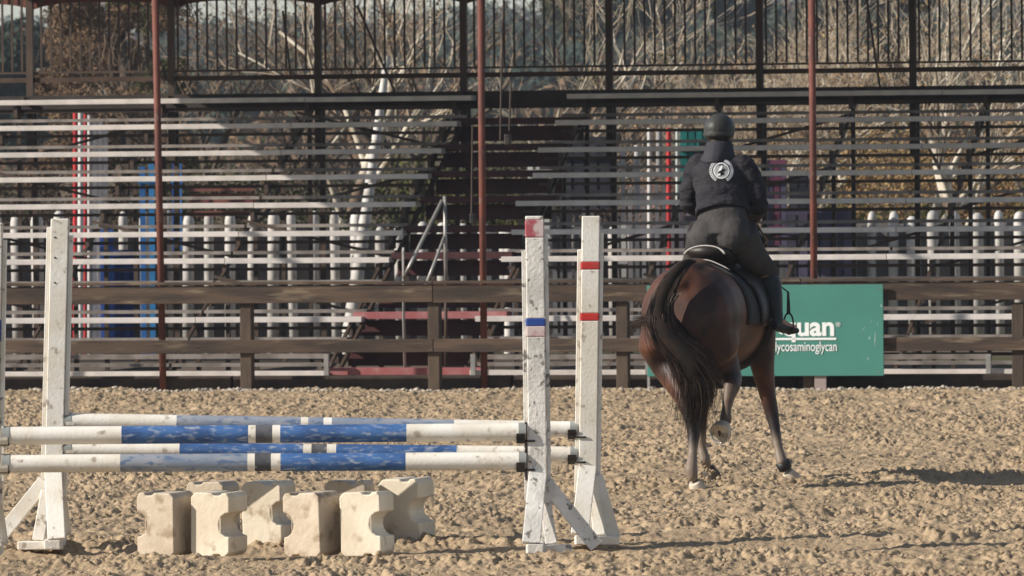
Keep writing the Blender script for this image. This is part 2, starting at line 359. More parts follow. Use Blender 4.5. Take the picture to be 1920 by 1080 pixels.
# ---------------------------------------------------------------- stands (bleachers), local frame = fence frame
ROWS = [702, 654, 602, 547, 492, 442, 389, 338, 291, 241, 193]
L0 = 1.5; RUN = .61
rows = [(L0 + k * RUN, hit(0, y, L0 + k * RUN).z) for k, y in enumerate(ROWS)]
LEND = [610, 640, 678, 706, 730, 755, 780, 803, 828, 857, 884]     # right ends of the left stand, picture x
RBEG = [880, 885, 890, 915, 939, 958, 966, 998, 1008, 1040, 1062]  # left ends of the right stand
def xat(px, py, ly): return hit(px, py, ly).x
def stand(name, label, x_of, plank_m, splits):
    st = empty(name, OF, -TH, label, 'bleachers')
    for k, (ly, z) in enumerate(rows):
        x0, x1 = x_of(k, ly); cuts = [x0] + [s + random.uniform(-.03, .03) for s in splits if x0 + .4 < s < x1 - .4] + [x1]
        for a, b in zip(cuts[:-1], cuts[1:]):
            m = MB(); m.box(((a + b) / 2, ly + .13, z + random.uniform(-.003, .003)), (b - a - .006, .25, .058)); m.build('seat_plank', M['alu'], st, bevel=.004)
            if k < 10:
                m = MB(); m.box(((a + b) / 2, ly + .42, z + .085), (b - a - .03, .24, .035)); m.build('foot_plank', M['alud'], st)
        m = MB(); m.box(((x0 + x1) / 2, ly + .24, z - .095), (x1 - x0 - .05, .05, .035)); m.build('cross_rail', M['dark'], st)
    # frames
    xa = x_of(5, rows[5][0])[0]; xb = x_of(5, rows[5][0])[1]; nfr = max(2, round((xb - xa) / 1.62)); 
    for i in range(nfr + 1):
        x = xa + .15 + (xb - xa - .3) * i / nfr
        m = MB()
        m.beam((x, rows[0][0] - .05, rows[0][1] - .12), (x, rows[10][0] + .35, rows[10][1] - .12), .03, .035)
        for k in range(2, 11, 2):
            m.box((x, rows[k][0] + .2, (rows[k][1] - .15) / 2 - .02), (.045, .045, rows[k][1] - .15))
        m.box((x, (rows[0][0] + rows[10][0]) / 2 + .2, .03), (.05, 6.4, .06))
        for (ly_, z_) in rows:
            m.box((x, ly_ + .13, z_ - .105), (.045, .16, .14)); m.box((x, ly_ + .40, z_ + .03), (.035, .14, .07))
        m.build('frame', M['dark'], st)
        if i < nfr:
            x2 = xa + .15 + (xb - xa - .3) * (i + 1) / nfr
            for k in (3, 5, 7, 9):
                if (i + k) % 2 == 0 or k == 5:
                    m = MB(); s_ = 1 if random.random() < .5 else -1; zc = rows[k][1] - .12; q = .27
                    m.beam((x, rows[k][0] + .26, zc - q * s_), (x2, rows[k][0] + .26, zc + q * s_ * .6), .03, .03); m.build('brace', M['dark'], st)
    return st
left = stand('bleacher', 'grey aluminium bleachers left of the red steps, sunlit at their left end',
             lambda k, ly: (xat(-420, 600, ly), xat(LEND[k], ROWS[k], ly)), None, [-4.15, -1.5])
right = stand('bleacher', 'grey aluminium bleachers behind the rider and the green sign',
              lambda k, ly: (xat(RBEG[k], ROWS[k], ly), xat(2320, 600, ly)), None, [3.2, 5.6])
# white end legs of the front benches
for px, par in ((610, left), (885, right), (1213, right), (1852, right), (-60, left)):
    x = hit(px, 700, L0 - .1).x; zt = hit(px, 664, L0 - .1).z; m = MB(); m.box((x, L0 - .04, zt / 2), (.05, .05, zt)); m.build('leg', M['pipe'], par)
for px0, px1, par in ((-100, 610, left), (905, 1213, right), (1655, 1852, right)):
    a = hit(px0, 668, L0 - .02); b = hit(px1, 668, L0 - .02); z = hit((px0 + px1) / 2, 669, L0 - .02).z
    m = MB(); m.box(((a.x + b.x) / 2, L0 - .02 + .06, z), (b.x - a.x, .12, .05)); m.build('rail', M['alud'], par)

# red steps between the two stands
steps = empty('bleacher_stairs', OF, -TH, 'dark red wooden steps between the two grey bleachers', 'stairs')
TR = [(697, 613, 905), (648, 640, 930), (592, 662, 950), (540, 700, 965), (480, 734, 960), (430, 757, 985), (375, 787, 1040), (327, 806, 1060), (277, 821, 1053), (228, 848, 1100)]
for k, (y, a, b) in enumerate(TR):
    ly = L0 + .1 + k * RUN * 1.02; A = hit(a, y, ly); B = hit(b, y, ly)
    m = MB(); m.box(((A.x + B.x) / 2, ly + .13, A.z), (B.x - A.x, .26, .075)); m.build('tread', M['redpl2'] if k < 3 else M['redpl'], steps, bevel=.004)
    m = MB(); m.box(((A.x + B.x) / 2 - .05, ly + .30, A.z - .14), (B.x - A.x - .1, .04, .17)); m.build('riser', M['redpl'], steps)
for s in (0, 2):
    m = MB(); k0, k1 = TR[0], TR[9]
    f = (.06, .5, .94)[s]
    A = hit(k0[1] + (k0[2] - k0[1]) * f, k0[0] + 10, L0 + .2); B = hit(k1[1] + (k1[2] - k1[1]) * f, k1[0] + 12, L0 + .2 + 9 * RUN * 1.02)
    m.beam(A, B, .03, .05); m.build('stringer', M['dark'], steps)
def tube(pts, r, name, m, par, n=8, ly=None):
    b = MB(); b.loft(pts, [r] * len(pts), n); return b.build(name, m, par, smooth=True)
lyh = L0 + .15
H = lambda px, py, d=0: hit(px, py, lyh + d)
rail_ = empty('handrail', OF, -TH, 'bare grey pipe handrail with two sloping bars in front of the red steps', 'handrail')
tube([H(760, 705, .1), H(757, 600), H(756, 470), H(757, 464)], .016, 'rail_pipe', M['pipe'], rail_)
tube([H(756, 522), H(770, 494), H(829, 376, .5)], .019, 'rail_pipe', M['pipe'], rail_)
tube([H(798, 536, .2), H(812, 500, .3), H(834, 442, .5)], .017, 'rail_pipe', M['pipe'], rail_)
tube([H(834, 368, .5), H(835, 450, .5), H(836, 524, .5)], .020, 'rail_pipe', M['pipe'], rail_)
tube([H(836, 520, .5), H(836, 690, .5)], .018, 'rail_pipe', M['dark'], rail_)

# rear guard rail with balusters
LG = rows[10][0] + .55
guard = empty('guard_railing', OF, -TH, 'dark steel railing of thin upright bars along the top of the bleachers', 'railing')
xL = hit(-380, 100, LG).x; xR = hit(2300, 100, LG).x; zr = hit(960, 126, LG).z; zr2 = hit(960, 139, LG).z
m = MB(); m.box(((xL + xR) / 2, LG, zr), (xR - xL, .03, .024)); m.build('bottom_rail', M['dark'], guard)
m = MB(); m.box(((xL + xR) / 2, LG + .02, zr2 - .004), (xR - xL, .05, .055)); m.build('beam', mat('brown_beam', (.075, .048, .035), (.05, .03, .02), 3, .8), guard)
ztop = zr + 1.25
m = MB(); m.box(((xL + xR) / 2, LG, ztop), (xR - xL, .045, .045)); m.build('top_rail', M['dark'], guard)
posts = [hit(p, 100, LG).x for p in (-218, 57, 322, 597, 870, 1143, 1425, 1712, 1990, 2265)]
zb_ = hit(960, 200, LG).z
for x in posts:
    m = MB(); m.box((x, LG - .01, (zb_ + ztop + 1.0) / 2 - .3), (.078, .075, ztop + 1.0 - zb_ + .6)); m.build('post', M['dark'], guard)
    m = MB(); m.box((x + .03, LG + .05, zb_ / 2), (.06, .06, zb_)); m.build('leg', M['dark'], guard)
sp = hit(960 + 18.75, 100, LG).x - hit(960, 100, LG).x
me0 = None; x = xL + .04
while x < xR:
    if min(abs(x - p) for p in posts) > .06:
        if me0 is None:
            m = MB(); m.box((0, 0, (ztop - zr) / 2), (.022, .022, ztop - zr - .03)); o = m.build('baluster', M['dark'], guard); me0 = o.data
        else:
            o = bpy.data.objects.new('baluster', me0); C.objects.link(o); o.parent = guard
        o.location = (x, LG, zr)
    x += sp
# toe board and dark fascia at the back of the top row
zt = hit(960, 170, LG - .1).z; zb = hit(960, 203, LG - .1).z
m = MB(); m.box(((xL + xR) / 2, LG - .1, (zt + zb) / 2), (xR - xL, .03, zt - zb)); m.build('toe_board', mat('dark_board', (.045, .035, .032), (.03, .023, .02), 3, .7), guard)

# canopy: rust posts in front, arched beam behind, metal roof above
can = empty('grandstand_canopy', OF, -TH, 'tall canopy over the bleachers on thin rust-red steel posts', 'canopy')
lp = .28
ROOF_L = hit(-250, 300, 4).x; ROOF_R = hit(2500, 300, 4).x
ZF, ZB = 4.85, 4.60; LB = LG + .35; LFR = 1.25
def roof_z(ly): return ZF + (ZB - ZF) * (ly - LFR) / (LB - LFR)
for (px1, y1, px0, y0) in ((-312, 5, -308, 700), (291, 5, 306, 725), (901, 5, 908, 725), (1522, 5, 1528, 725), (2135, 5, 2135, 725)):
    a = hit(px0, y0, lp); b = hit(px1, y1, lp); b2 = b + (b - a) * ((roof_z(lp) - b.z - .03) / (b.z - a.z)); a.z = 0
    t = MB(); t.loft([a, b2], [.036, .036], 10); t.build('post', M['rust'], can, smooth=True)
roofm = mat('roof_steel', (.10, .09, .085), (.08, .06, .05), 2, .7)
nr = 10; wd = (ROOF_R - ROOF_L) / nr
for i in range(nr):
    m = MB(); x0 = ROOF_L + i * wd; x1 = x0 + wd + .001
    k = 12; 
    for j in range(k):
        xa = x0 + (x1 - x0) * j / k; xb = x0 + (x1 - x0) * (j + .5) / k; xc = x0 + (x1 - x0) * (j + 1) / k
        for (p, q, d) in ((xa, xb, .02), (xb, xc, 0)):
            m.add([(p, LFR, ZF + .05 + d), (q, LFR, ZF + .05 + d), (q, LB, ZB + .05 + d), (p, LB, ZB + .05 + d)], [(0, 1, 2, 3)])
        m.add([(xb, LFR, ZF + .05), (xb, LFR, ZF + .07), (xb, LB, ZB + .07), (xb, LB, ZB + .05)], [(0, 1, 2, 3)])
        m.add([(xa, LFR, ZF + .05), (xa, LFR, ZF + .07), (xa, LB, ZB + .07), (xa, LB, ZB + .05)], [(0, 1, 2, 3)])
    m.build('roof_panel', roofm, can)
for x in posts[::2]:
    m = MB(); m.beam((x, lp, roof_z(lp) + .02), (x, LFR + .6, roof_z(LFR) - .03), .06, .08); m.build('beam', M['rust'], can)
for ly in (LFR + .05, lp, 3.0, 4.6, 6.2, LB - .1):
    m = MB(); m.box(((ROOF_L + ROOF_R) / 2, ly, roof_z(ly) - .01), (ROOF_R - ROOF_L, .06, .09)); m.build('purlin', M['rust'], can)
# arched rear beam
zt_ = hit(300, 4, LG + .12).z
for a, b in zip(posts[:-1], posts[1:]):
    m = MB(); n_ = 14; up = []; dn = []
    z0 = hit(320, 12, LG + .12).z; 
    for j in range(n_ + 1):
        t = j / n_; arch = .085 * (1 - (2 * t - 1) ** 4) - .085
        up.append((a + (b - a) * t, zt_ + .17)); dn.append((a + (b - a) * t, z0 + .02 + arch * .9 + .04))
    m.prism(dn + up[::-1], LG + .10, LG + .13, 'y'); m.build('arched_beam', M['rust'], can)

# hanging pulleys/cables near the steps
hc = empty('hanging_cable', OF, -TH, 'thin dark cables with a counterweight hanging beside the middle rust post', 'cable')
for pts in (((944, 10), (940, 150), (938, 262)), ((958, 150), (955, 245)), ((886, 235), (884, 420))):
    t = MB(); t.loft([hit(x, y, 1.3) for x, y in pts], [.010] * len(pts), 6); t.build('cable', M['dark'], hc)
for (x, y, w_, h_) in ((952, 262, .07, .12), (886, 410, .06, .11)):
    c = hit(x, y, 1.3); m = MB(); m.box(c, (w_, .06, h_)); m.build('weight', M['iron'], hc, bevel=.015)
# extra diagonal stays above the top rail
for i, ((xa, ya), (xb, yb)) in enumerate((((670, 10), (740, 172)), ((1624, -10), (1650, 165)), ((530, 20), (545, 140)))):
    t = MB(); t.loft([hit(xa, ya, LG - .3), hit(xb, yb, LG - .3)], [.014, .014], 6); t.build('stay_rod', M['dark'], guard)
# ---------------------------------------------------------------- jump standards, poles, blocks
YF, YR = 43.8, 44.8
def standard(px_top, px_bot, y_top, Y, side, paint, bands, label, px_plank=0.0):
    b0 = P(px_bot, 328 + F * HC / Y, Y); b0.z = 0; t0 = P(px_top, y_top, Y); Hh = t0.z; lean = (t0.x - b0.x)
    st = empty('jump_standard', (b0.x, Y, 0), 0, label, 'jump standard', 'white jump standards')
    X = lambda z: lean * z / Hh
    m = MB()
    # main post as stacked slices so that painted bands are faces of their own
    zs = [(0.03, 0)]
    cuts = sorted(set([.03, Hh] + [z for b in bands for z in b[:2]]))
    for za, zb in zip(cuts[:-1], cuts[1:]):
        mi = 0
        for b in bands:
            if za >= b[0] - 1e-5 and zb <= b[1] + 1e-5: mi = b[2]
        w2 = .054; e = .0015 if mi else 0
        m.add([(X(z) + sx * (w2 + e), sy * (.05 + e), z) for z in (za, zb) for sx, sy in ((-1, -1), (1, -1), (1, 1), (-1, 1))],
              [(3, 2, 1, 0), (4, 5, 6, 7), (0, 1, 5, 4), (1, 2, 6, 5), (2, 3, 7, 6), (3, 0, 4, 7)], mi)
    m.build('post', [M[paint], M['red'], M['bluet'], M['redw']], st, bevel=.006)
    for sx, zt in ((-1, Hh - .2 if side > 0 else Hh - .05), (1, Hh - .10)):
        m = MB(); z0 = .30
        m.add([(X(z) + sx * (.056 + o), y, z) for z in (z0, zt) for o, y in ((0, -.035), (.022, -.035), (.022, .06), (0, .06))],
              [(3, 2, 1, 0), (4, 5, 6, 7), (0, 1, 5, 4), (1, 2, 6, 5), (2, 3, 7, 6), (3, 0, 4, 7)])
        m.build('side_plank', M[paint], st, bevel=.003)
    # pin holes
    for i in range(10):
        z = .45 + i * .14; m = MB(); m.loft([(X(z) + side * .079, -.0, z), (X(z) + side * .0805, 0, z)], [.009, .009], 8); m.build('pin_hole', M['iron'], st)
    # feet: front and back leaning boards, a side brace, a cross base
    for sy in (-1, 1):
        m = MB(); m.beam((X(.42) - .0, sy * .065, .46), (X(0) - side * .045, sy * .30, .06), .105, .032, up=(0, 1, 0)); m.build('foot_brace', M[paint], st, bevel=.004)
        m = MB(); m.beam((X(.3) + side * .035, sy * .06, .34), (side * .075, sy * .16, .05), .07, .028, up=(0, 1, 0)); m.build('foot_brace', M[paint], st, bevel=.004)
    m = MB(); m.beam((X(.35) + side * .05, -.03, .40), (side * (.34 if Y < 44.3 or side < 0 else .16), -.10, .03), .035, .085, up=(0, 1, 0)) if False else m.beam((X(.38) + side * .05, -.045, .40), (side * (.34 if Y < 44.3 or side < 0 else .16), -.10, .03), .035, .085, up=(1, 0, 0)); m.build('side_brace', M[paint], st, bevel=.004)
    m = MB(); m.box((-side * .02, 0, .03), (.10, .62, .06)); m.build('base_beam', M['scuff'] if paint != 'white' else M['white'], st, bevel=.008)
    m = MB(); m.box((side * .06, -.16, .02), (.27, .10, .05)); m.build('base_beam', M[paint], st, bevel=.006)
    return st, X
def zf(py, px, Y): return P(px, py, Y).z
sFR, XFR = standard(1002, 1010, 405, YF, 1, 'scuff',
    [(zf(445, 1000, YF), zf(412, 1000, YF), 3), (zf(611, 1003, YF), zf(597, 1003, YF), 2), (zf(631, 1003, YF), zf(611, 1003, YF), 3)],
    'scuffed front right jump standard with faded red top and a blue and red band')
sRR, XRR = standard(1108, 1100, 405, YR, 1, 'whiteL', [(zf(505, 1108, YR), zf(491, 1108, YR), 1), (zf(601, 1106, YR), zf(587, 1106, YR), 1)],
    'rear right jump standard, clean white with two narrow red bands')
sRL, XRL = standard(113, 98, 410, YR, -1, 'whiteL', [], 'rear left jump standard, plain white with three screw holes near the top')
sFL, XFL = standard(-12, -22, 418, YF, -1, 'white', [(zf(640, -12, YF), zf(600, -12, YF), 2)], 'front left jump standard cut off by the left edge of the picture')
# dark screw marks on the rear left standard
for y in (445, 483, 530):
    p = P(104, y, YR); m = MB(); m.loft([(p.x - sRL.location.x, -.0505, p.z), (p.x - sRL.location.x + .0, -.053, p.z)], [.006, .006], 8); m.build('screw', M['iron'], sRL)
def pole(pa, pb, r, mats_seq, label):
    a = Vector(pa); b = Vector(pb); L = (b - a).length; c = (a + b) / 2
    o = empty('jump_pole', c, 0, label, 'jump pole', 'striped jump poles')
    d = (b - a) / 2
    fr = [0, .012] + mats_seq[0] + [.986, 1]; ml = [4] + mats_seq[1] + [4]
    n = 20; m = MB(); jit = [Vector((0, random.uniform(-.004, .004), random.uniform(-.003, .003))) for _ in fr]
    pts = []; rr = []; mm = []
    for i in range(len(fr)):
        e = .003 if i in (0, 1, len(fr) - 2, len(fr) - 1) else 0
        pts.append(d * (2 * fr[i] - 1)); rr.append(r)
    m.loft(pts, rr, n, mi=ml, up=(0, 0, 1))
    me = m.build('pole_body', [M['whiteL'], M['blue'], M['blueg'], M['pgrey'], M['cap']], o, smooth=True)
    es = me.modifiers.new('edge', 'EDGE_SPLIT'); es.split_angle = R(40)
    for s in (-1, 1):
        e = MB(); e.loft([d * s * .972, d * s * 1.001], [r + .0035, r + .0035], n); k = e.build('end_cap', M['cap'], o, smooth=True); k.modifiers.new('edge', 'EDGE_SPLIT').split_angle = R(40)
    return o
fA = [.228, .470, .484, .516, .531, .772]
xa = P(5, 815, YF).x; xb = P(986, 815, YF).x
pole((xa, YF - .02, zf(817, 5, YF)), (xb, YF - .02, zf(810, 985, YF)), .053, (fA, [0, 1, 0, 3, 0, 1, 0]), 'upper front jump pole, white ends with two bright blue stretches')
pole((xa, YF - .02, zf(869, 5, YF)), (xb, YF - .02, zf(864, 985, YF)), .053, ([.225, .468, .482, .513, .531, .770], [0, 2, 0, 3, 0, 1, 0]), 'lower front jump pole, faded grey-blue on its left half and blue on its right')
xa = P(120, 800, YR).x; xb = P(1082, 800, YR).x
pole((xa, YR, zf(789, 120, YR)), (xb, YR, zf(805, 1080, YR)), .047, ([.22, .462, .476, .506, .522, .760], [0, 2, 0, 2, 0, 2, 0]), 'upper rear jump pole, white with pale grey-blue stretches')
pole((xa, YR, zf(842, 122, YR)), (xb, YR, zf(852, 1078, YR)), .047, ([.225, .466, .482, .512, .530, .765], [0, 1, 0, 3, 0, 1, 0]), 'lower rear jump pole, white ends with two blue stretches seen between the front poles')
# cups holding the poles
def cup(st, px, py, Y, sgn):
    p = P(px, py, Y); x = p.x - st.location.x; m = MB(); n = 10
    pts = [(-.055 * math.cos(math.pi * j / n) , -.052 * math.sin(math.pi * j / n)) for j in range(n + 1)] + [(.062 * math.cos(math.pi * j / n), -.060 * math.sin(math.pi * j / n)) for j in range(n + 1)]
    m.prism([(u, v) for u, v in pts], x, x + sgn * .05, 'x'); o = m.build('pole_cup', M['iron'] if sgn < 0 else M['white'], st); o.location = (0, -.02 if Y < 44.3 else 0, p.z)
    m = MB(); m.box((x + sgn * .018 + (.025 if sgn < 0 else 0), -.02 if Y < 44.3 else 0, p.z - .02), (.012, .06, .17)); m.build('cup_bracket', M['iron'] if sgn < 0 else M['white'], st)
    m = MB(); m.loft([(x, -.055, p.z - .045), (x + .06, -.056, p.z - .045)], [.006, .006], 6); m.build('cup_pin', M['iron'], st)
cup(sFR, 984, 812, YF, -1); cup(sFR, 984, 866, YF, -1); cup(sRR, 1080, 805, YR, -1); cup(sRR, 1080, 852, YR, -1)
cup(sFL, 0, 819, YF, 1); cup(sFL, 0, 871, YF, 1); cup(sRL, 124, 790, YR, 1); cup(sRL, 124, 843, YR, 1)

# blocks
def block_mesh(W=.25, Hh=.375, D=.25):
    prof = []; c = .028; w2 = W / 2; rn = .072
    prof += [(-w2 + c, 0), (-w2 + .05, 0), (-w2 + .06, .014), (-w2 + .10, .014), (-w2 + .11, 0), (w2 - c, 0), (w2, c)]
    prof += [(w2, Hh - c), (w2 - c, Hh), (-w2 + .115, Hh), (-w2 + .10, Hh - .016), (-w2 + .06, Hh - .016), (-w2 + .05, Hh), (-w2 + c * .6, Hh), (-w2, Hh - c)]
    zc = Hh * .5; prof += [(-w2, zc + rn + .02)]
    for j in range(9):
        a = math.pi / 2 - math.pi * j / 8
        prof.append((-w2 + .0 + rn * .95 * math.cos(a), zc + rn * math.sin(a)))
    prof += [(-w2, zc - rn - .02), (-w2, c)]
    m = MB(); m.prism(prof, -D / 2, D / 2, 'y')
    me = m.mesh('block'); bm = bmesh.new(); bm.from_mesh(me); bmesh.ops.recalc_face_normals(bm, faces=bm.faces)
    # taper towards front and back a little, like blow-moulded tubs
    for v in bm.verts:
        pass
    bm.to_mesh(me); bm.free(); return me
bme = block_mesh()
def add_block(px, ybot, yaw, flip, label, mname, s=1.0, dz=0.0):
    g = G(px, ybot); me = bme if mname == 'tub' else bme_d
    o = bpy.data.objects.new('jump_block', me); C.objects.link(o); o.location = (g.x, g.y, dz - .004); o.rotation_euler = (R(random.uniform(-1.5, 1.5)), R(random.uniform(-1.5, 1.5)), R(yaw + (180 if flip else 0)))
    o.scale = (s, s, s)
    b = o.modifiers.new('bevel', 'BEVEL'); b.width = .017; b.segments = 3; b.limit_method = 'ANGLE'; b.angle_limit = R(25)
    for sy in (-1, 1):
        for sx in (.052, .066):
            g2 = MB(); g2.box(((sx if not flip else -sx) * (1 if sy < 0 else -1) * -1, sy * .121, .185), (.004, .004, .31)); g2.build('mould_seam', M[mname], o)
    tag(o, label, 'jump block', 'cream plastic jump blocks under the poles'); return o
bme.materials.append(M['tub']); bme_d = bme.copy(); bme_d.materials.clear(); bme_d.materials.append(M['tubd'])
# flip=False: round notch on the left
add_block(312, 1040, -28, False, 'dusty brown block at the left end of the row, round notch on its left', 'tubd')
add_block(411, 1040, -24, True, 'clean cream block second in the front row, round notch on its right', 'tub')
add_block(507, 1019, -20, True, 'pale block standing just behind and right of the second front block', 'tub', 1.02)
add_block(588, 1041, -30, False, 'tan block third in the front row, round notch facing left', 'tubd')
add_block(690, 1041, -18, True, 'cream block at the right end of the front row, round notch on its right', 'tub', 1.0)
add_block(655, 1018, -12, True, 'block half hidden behind the two right-hand front blocks', 'tubd', 1.02)
add_block(402, 1014, -22, False, 'block almost hidden behind the second front block with only its top showing', 'tubd', .98)
add_block(766, 1014, -22, True, 'tall-looking cream block farthest right, standing behind the front row', 'tub', 1.03)
# ---------------------------------------------------------------- horse
PHI = R(19.0); HY0 = 52.4
X0 = P(1281, 900, HY0).x
HR = Matrix.Translation((X0, HY0, 0)) @ Matrix.Rotation(-PHI, 4, 'Z'); HI = HR.inverted()
def hl(px, py, ly):
    Y = HY0 + ly * math.cos(PHI)
    for _ in range(3):
        p = HI @ P(px, py, Y); Y += (ly - p.y) * math.cos(PHI)
    return HI @ P(px, py, Y)
def zone_horse(co):
    x, y, z = co[:, 0], co[:, 1], co[:, 2]
    blk = np.clip((.62 - z) / .16, 0, 1)                    # black points on the legs
    blk = np.maximum(blk, np.clip((y - 2.25) / .15, 0, 1) * .8)
    tan = np.clip((.36 - z) / .08, 0, 1)                    # dusty fetlocks
    for p in (hl(1366, 740, .20), hl(1361, 775, .12)):
        d_ = np.sqrt((x - p.x) ** 2 + (y - p.y) ** 2 + (z - p.z) ** 2); tan = np.maximum(tan, .6 * np.clip((.11 - d_) / .05, 0, 1))
    a = np.ones_like(x)
    return np.stack([blk, tan, a * 0, a], -1)
hm = bpy.data.materials.new('dark_bay_coat'); hm.use_nodes = True; n = hm.node_tree.nodes; L = hm.node_tree.links
b = n['Principled BSDF']; b.inputs['Roughness'].default_value = .52; b.inputs['Specular IOR Level'].default_value = .3
b.inputs['Sheen Weight'].default_value = .12; b.inputs['Sheen Roughness'].default_value = .4; b.inputs['Sheen Tint'].default_value = (.6, .4, .3, 1)
at = n.new('ShaderNodeAttribute'); at.attribute_name = 'zone'; sp_ = n.new('ShaderNodeSeparateColor'); L.new(at.outputs['Color'], sp_.inputs[0])
tc = n.new('ShaderNodeTexCoord'); nz = n.new('ShaderNodeTexNoise'); nz.inputs['Scale'].default_value = 3.2; nz.inputs['Detail'].default_value = 4; L.new(tc.outputs['Object'], nz.inputs['Vector'])
mx = n.new('ShaderNodeMix'); mx.data_type = 'RGBA'; mx.inputs[6].default_value = (.026, .0115, .008, 1); mx.inputs[7].default_value = (.100, .036, .018, 1)
mr = n.new('ShaderNodeMapRange'); mr.inputs[1].default_value = .4; mr.inputs[2].default_value = .65; L.new(nz.outputs[0], mr.inputs[0]); L.new(mr.outputs[0], mx.inputs[0])
mx2 = n.new('ShaderNodeMix'); mx2.data_type = 'RGBA'; L.new(sp_.outputs[0], mx2.inputs[0]); L.new(mx.outputs[2], mx2.inputs[6]); mx2.inputs[7].default_value = (.022, .015, .013, 1)
mx3 = n.new('ShaderNodeMix'); mx3.data_type = 'RGBA'; m2_ = n.new('ShaderNodeMath'); m2_.operation = 'MULTIPLY'; m2_.inputs[1].default_value = .75
L.new(sp_.outputs[1], m2_.inputs[0]); L.new(m2_.outputs[0], mx3.inputs[0]); L.new(mx2.outputs[2], mx3.inputs[6]); mx3.inputs[7].default_value = (.24, .185, .14, 1)
L.new(mx3.outputs[2], b.inputs['Base Color'])
nz2 = n.new('ShaderNodeTexNoise'); nz2.inputs['Scale'].default_value = 90; nz2.inputs['Detail'].default_value = 3; mp = n.new('ShaderNodeMapping'); mp.inputs['Scale'].default_value = (1, 1, .25)
L.new(tc.outputs['Object'], mp.inputs[0]); L.new(mp.outputs[0], nz2.inputs['Vector']); bp = n.new('ShaderNodeBump'); bp.inputs['Strength'].default_value = .25; bp.inputs['Distance'].default_value = .006
L.new(nz2.outputs[0], bp.inputs['Height']); L.new(bp.outputs[0], b.inputs['Normal'])
horse = empty('horse', (X0, HY0, 0), -PHI, 'dark bay horse cantering away from the camera with its tail swishing to the left', 'horse')
hb = MB()
# trunk
tr = [(-.10, 1.22, .13, .12), (-.05, 1.21, .25, .25), (.05, 1.20, .325, .33), (.2, 1.22, .35, .36), (.38, 1.23, .335, .35), (.6, 1.20, .325, .32), (.82, 1.18, .335, .34),
      (1.05, 1.19, .31, .36), (1.25, 1.22, .26, .36), (1.45, 1.22, .22, .30), (1.6, 1.22, .17, .22), (1.68, 1.22, .08, .1)]
hb.loft([(0, y, z) for y, z, a, c in tr], [(a, c) for y, z, a, c in tr], 24)
# croup ridge and withers
hb.loft([(0, -.06, 1.40), (0, .12, 1.52), (0, .3, 1.54), (0, .55, 1.47), (0, .8, 1.45), (0, 1.1, 1.50), (0, 1.3, 1.55), (0, 1.5, 1.5)],
        [(.05, .05), (.12, .08), (.14, .08), (.12, .08), (.12, .08), (.09, .09), (.07, .09), (.06, .08)], 12)
# neck bent left, head low
hb.loft([(0, 1.35, 1.32), (-.02, 1.62, 1.46), (-.08, 1.85, 1.62), (-.17, 2.04, 1.76), (-.24, 2.14, 1.84)], [(.15, .26), (.12, .22), (.095, .17), (.075, .13), (.07, .10)], 16)
hb.loft([(-.22, 2.10, 1.86), (-.28, 2.22, 1.78), (-.34, 2.36, 1.60), (-.39, 2.47, 1.44), (-.41, 2.52, 1.37)], [(.075, .10), (.09, .115), (.07, .085), (.052, .06), (.045, .045)], 14)
for s in (-1, 1): hb.loft([(-.24 + s * .055, 2.11, 1.90), (-.24 + s * .065, 2.11, 1.97), (-.24 + s * .06, 2.12, 2.03)], [(.028, .018), (.026, .014), (.005, .005)], 8)
# legs: joints taken at their places, radii in metres
def leg(pts, rads, thigh): hb.loft(pts, rads, 14, up=(0, 1, 0) if thigh else (0, 1, 0))
LHf = hl(1300, 912, -.10)
LH = [Vector((-.16, .12, 1.18)), Vector((-.20, .14, 1.0)), hl(1262, 688, .16), hl(1286, 745, .00), hl(1299, 790, -.14), hl(1301, 811, -.17), hl(1299, 850, -.22), hl(1296, 882, -.29), hl(1300, 903, -.28)]
leg(LH, [(.16, .22), (.16, .23), (.145, .16), (.080, .10), (.055, .07), (.048, .055), (.036, .040), (.050, .052), (.040, .042)], 1)
RH = [Vector((.17, .15, 1.15)), Vector((.19, .22, 1.0)), hl(1346, 672, .36), hl(1372, 712, .34), hl(1372, 726, .22), hl(1367, 742, .20), hl(1362, 768, .14), hl(1361, 784, .10), hl(1358, 798, .10)]
leg(RH, [(.16, .22), (.16, .22), (.15, .17), (.075, .10), (.058, .07), (.048, .055), (.037, .042), (.050, .05), (.042, .042)], 1)
RFY = 1.85
RF = [Vector((.17, 1.28, 1.22)), hl(1425, 640, 1.28), hl(1430, 690, 1.30), hl(1438, 735, 1.31), hl(1448, 778, 1.33), hl(1453, 803, 1.31), hl(1460, 842, 1.28), hl(1466, 867, 1.24), hl(1475, 884, 1.27)]
leg(RF, [(.12, .18), (.11, .16), (.082, .12), (.062, .075), (.052, .058), (.042, .046), (.037, .042), (.047, .05), (.038, .04)], 1)
LF = [Vector((-.16, 1.3, 1.2)), Vector((-.16, 1.34, 1.0)), hl(1312, 740, 1.45), hl(1314, 785, 1.55), hl(1315, 805, 1.6), hl(1316, 838, 1.62), hl(1321, 862, 1.60), hl(1328, 878, 1.66)]
leg(LF, [(.12, .18), (.10, .14), (.062, .08), (.052, .056), (.043, .045), (.036, .04), (.048, .05), (.038, .04)], 1)
horse_body = remesh(hb, 'body', hm, horse, .013, 22, colfn=zone_horse)
hoofm = mat('hoof_horn', (.58, .50, .39), (.40, .33, .25), 12, .7); hoofd = mat('dark_hoof_horn', (.06, .05, .045), (.12, .1, .08), 12, .7)
solem = mat('hoof_sole', (.50, .44, .33), (.26, .22, .16), 20, .9); shoe = mat('steel_shoe', (.5, .48, .45), rough=.4, metal=.4)
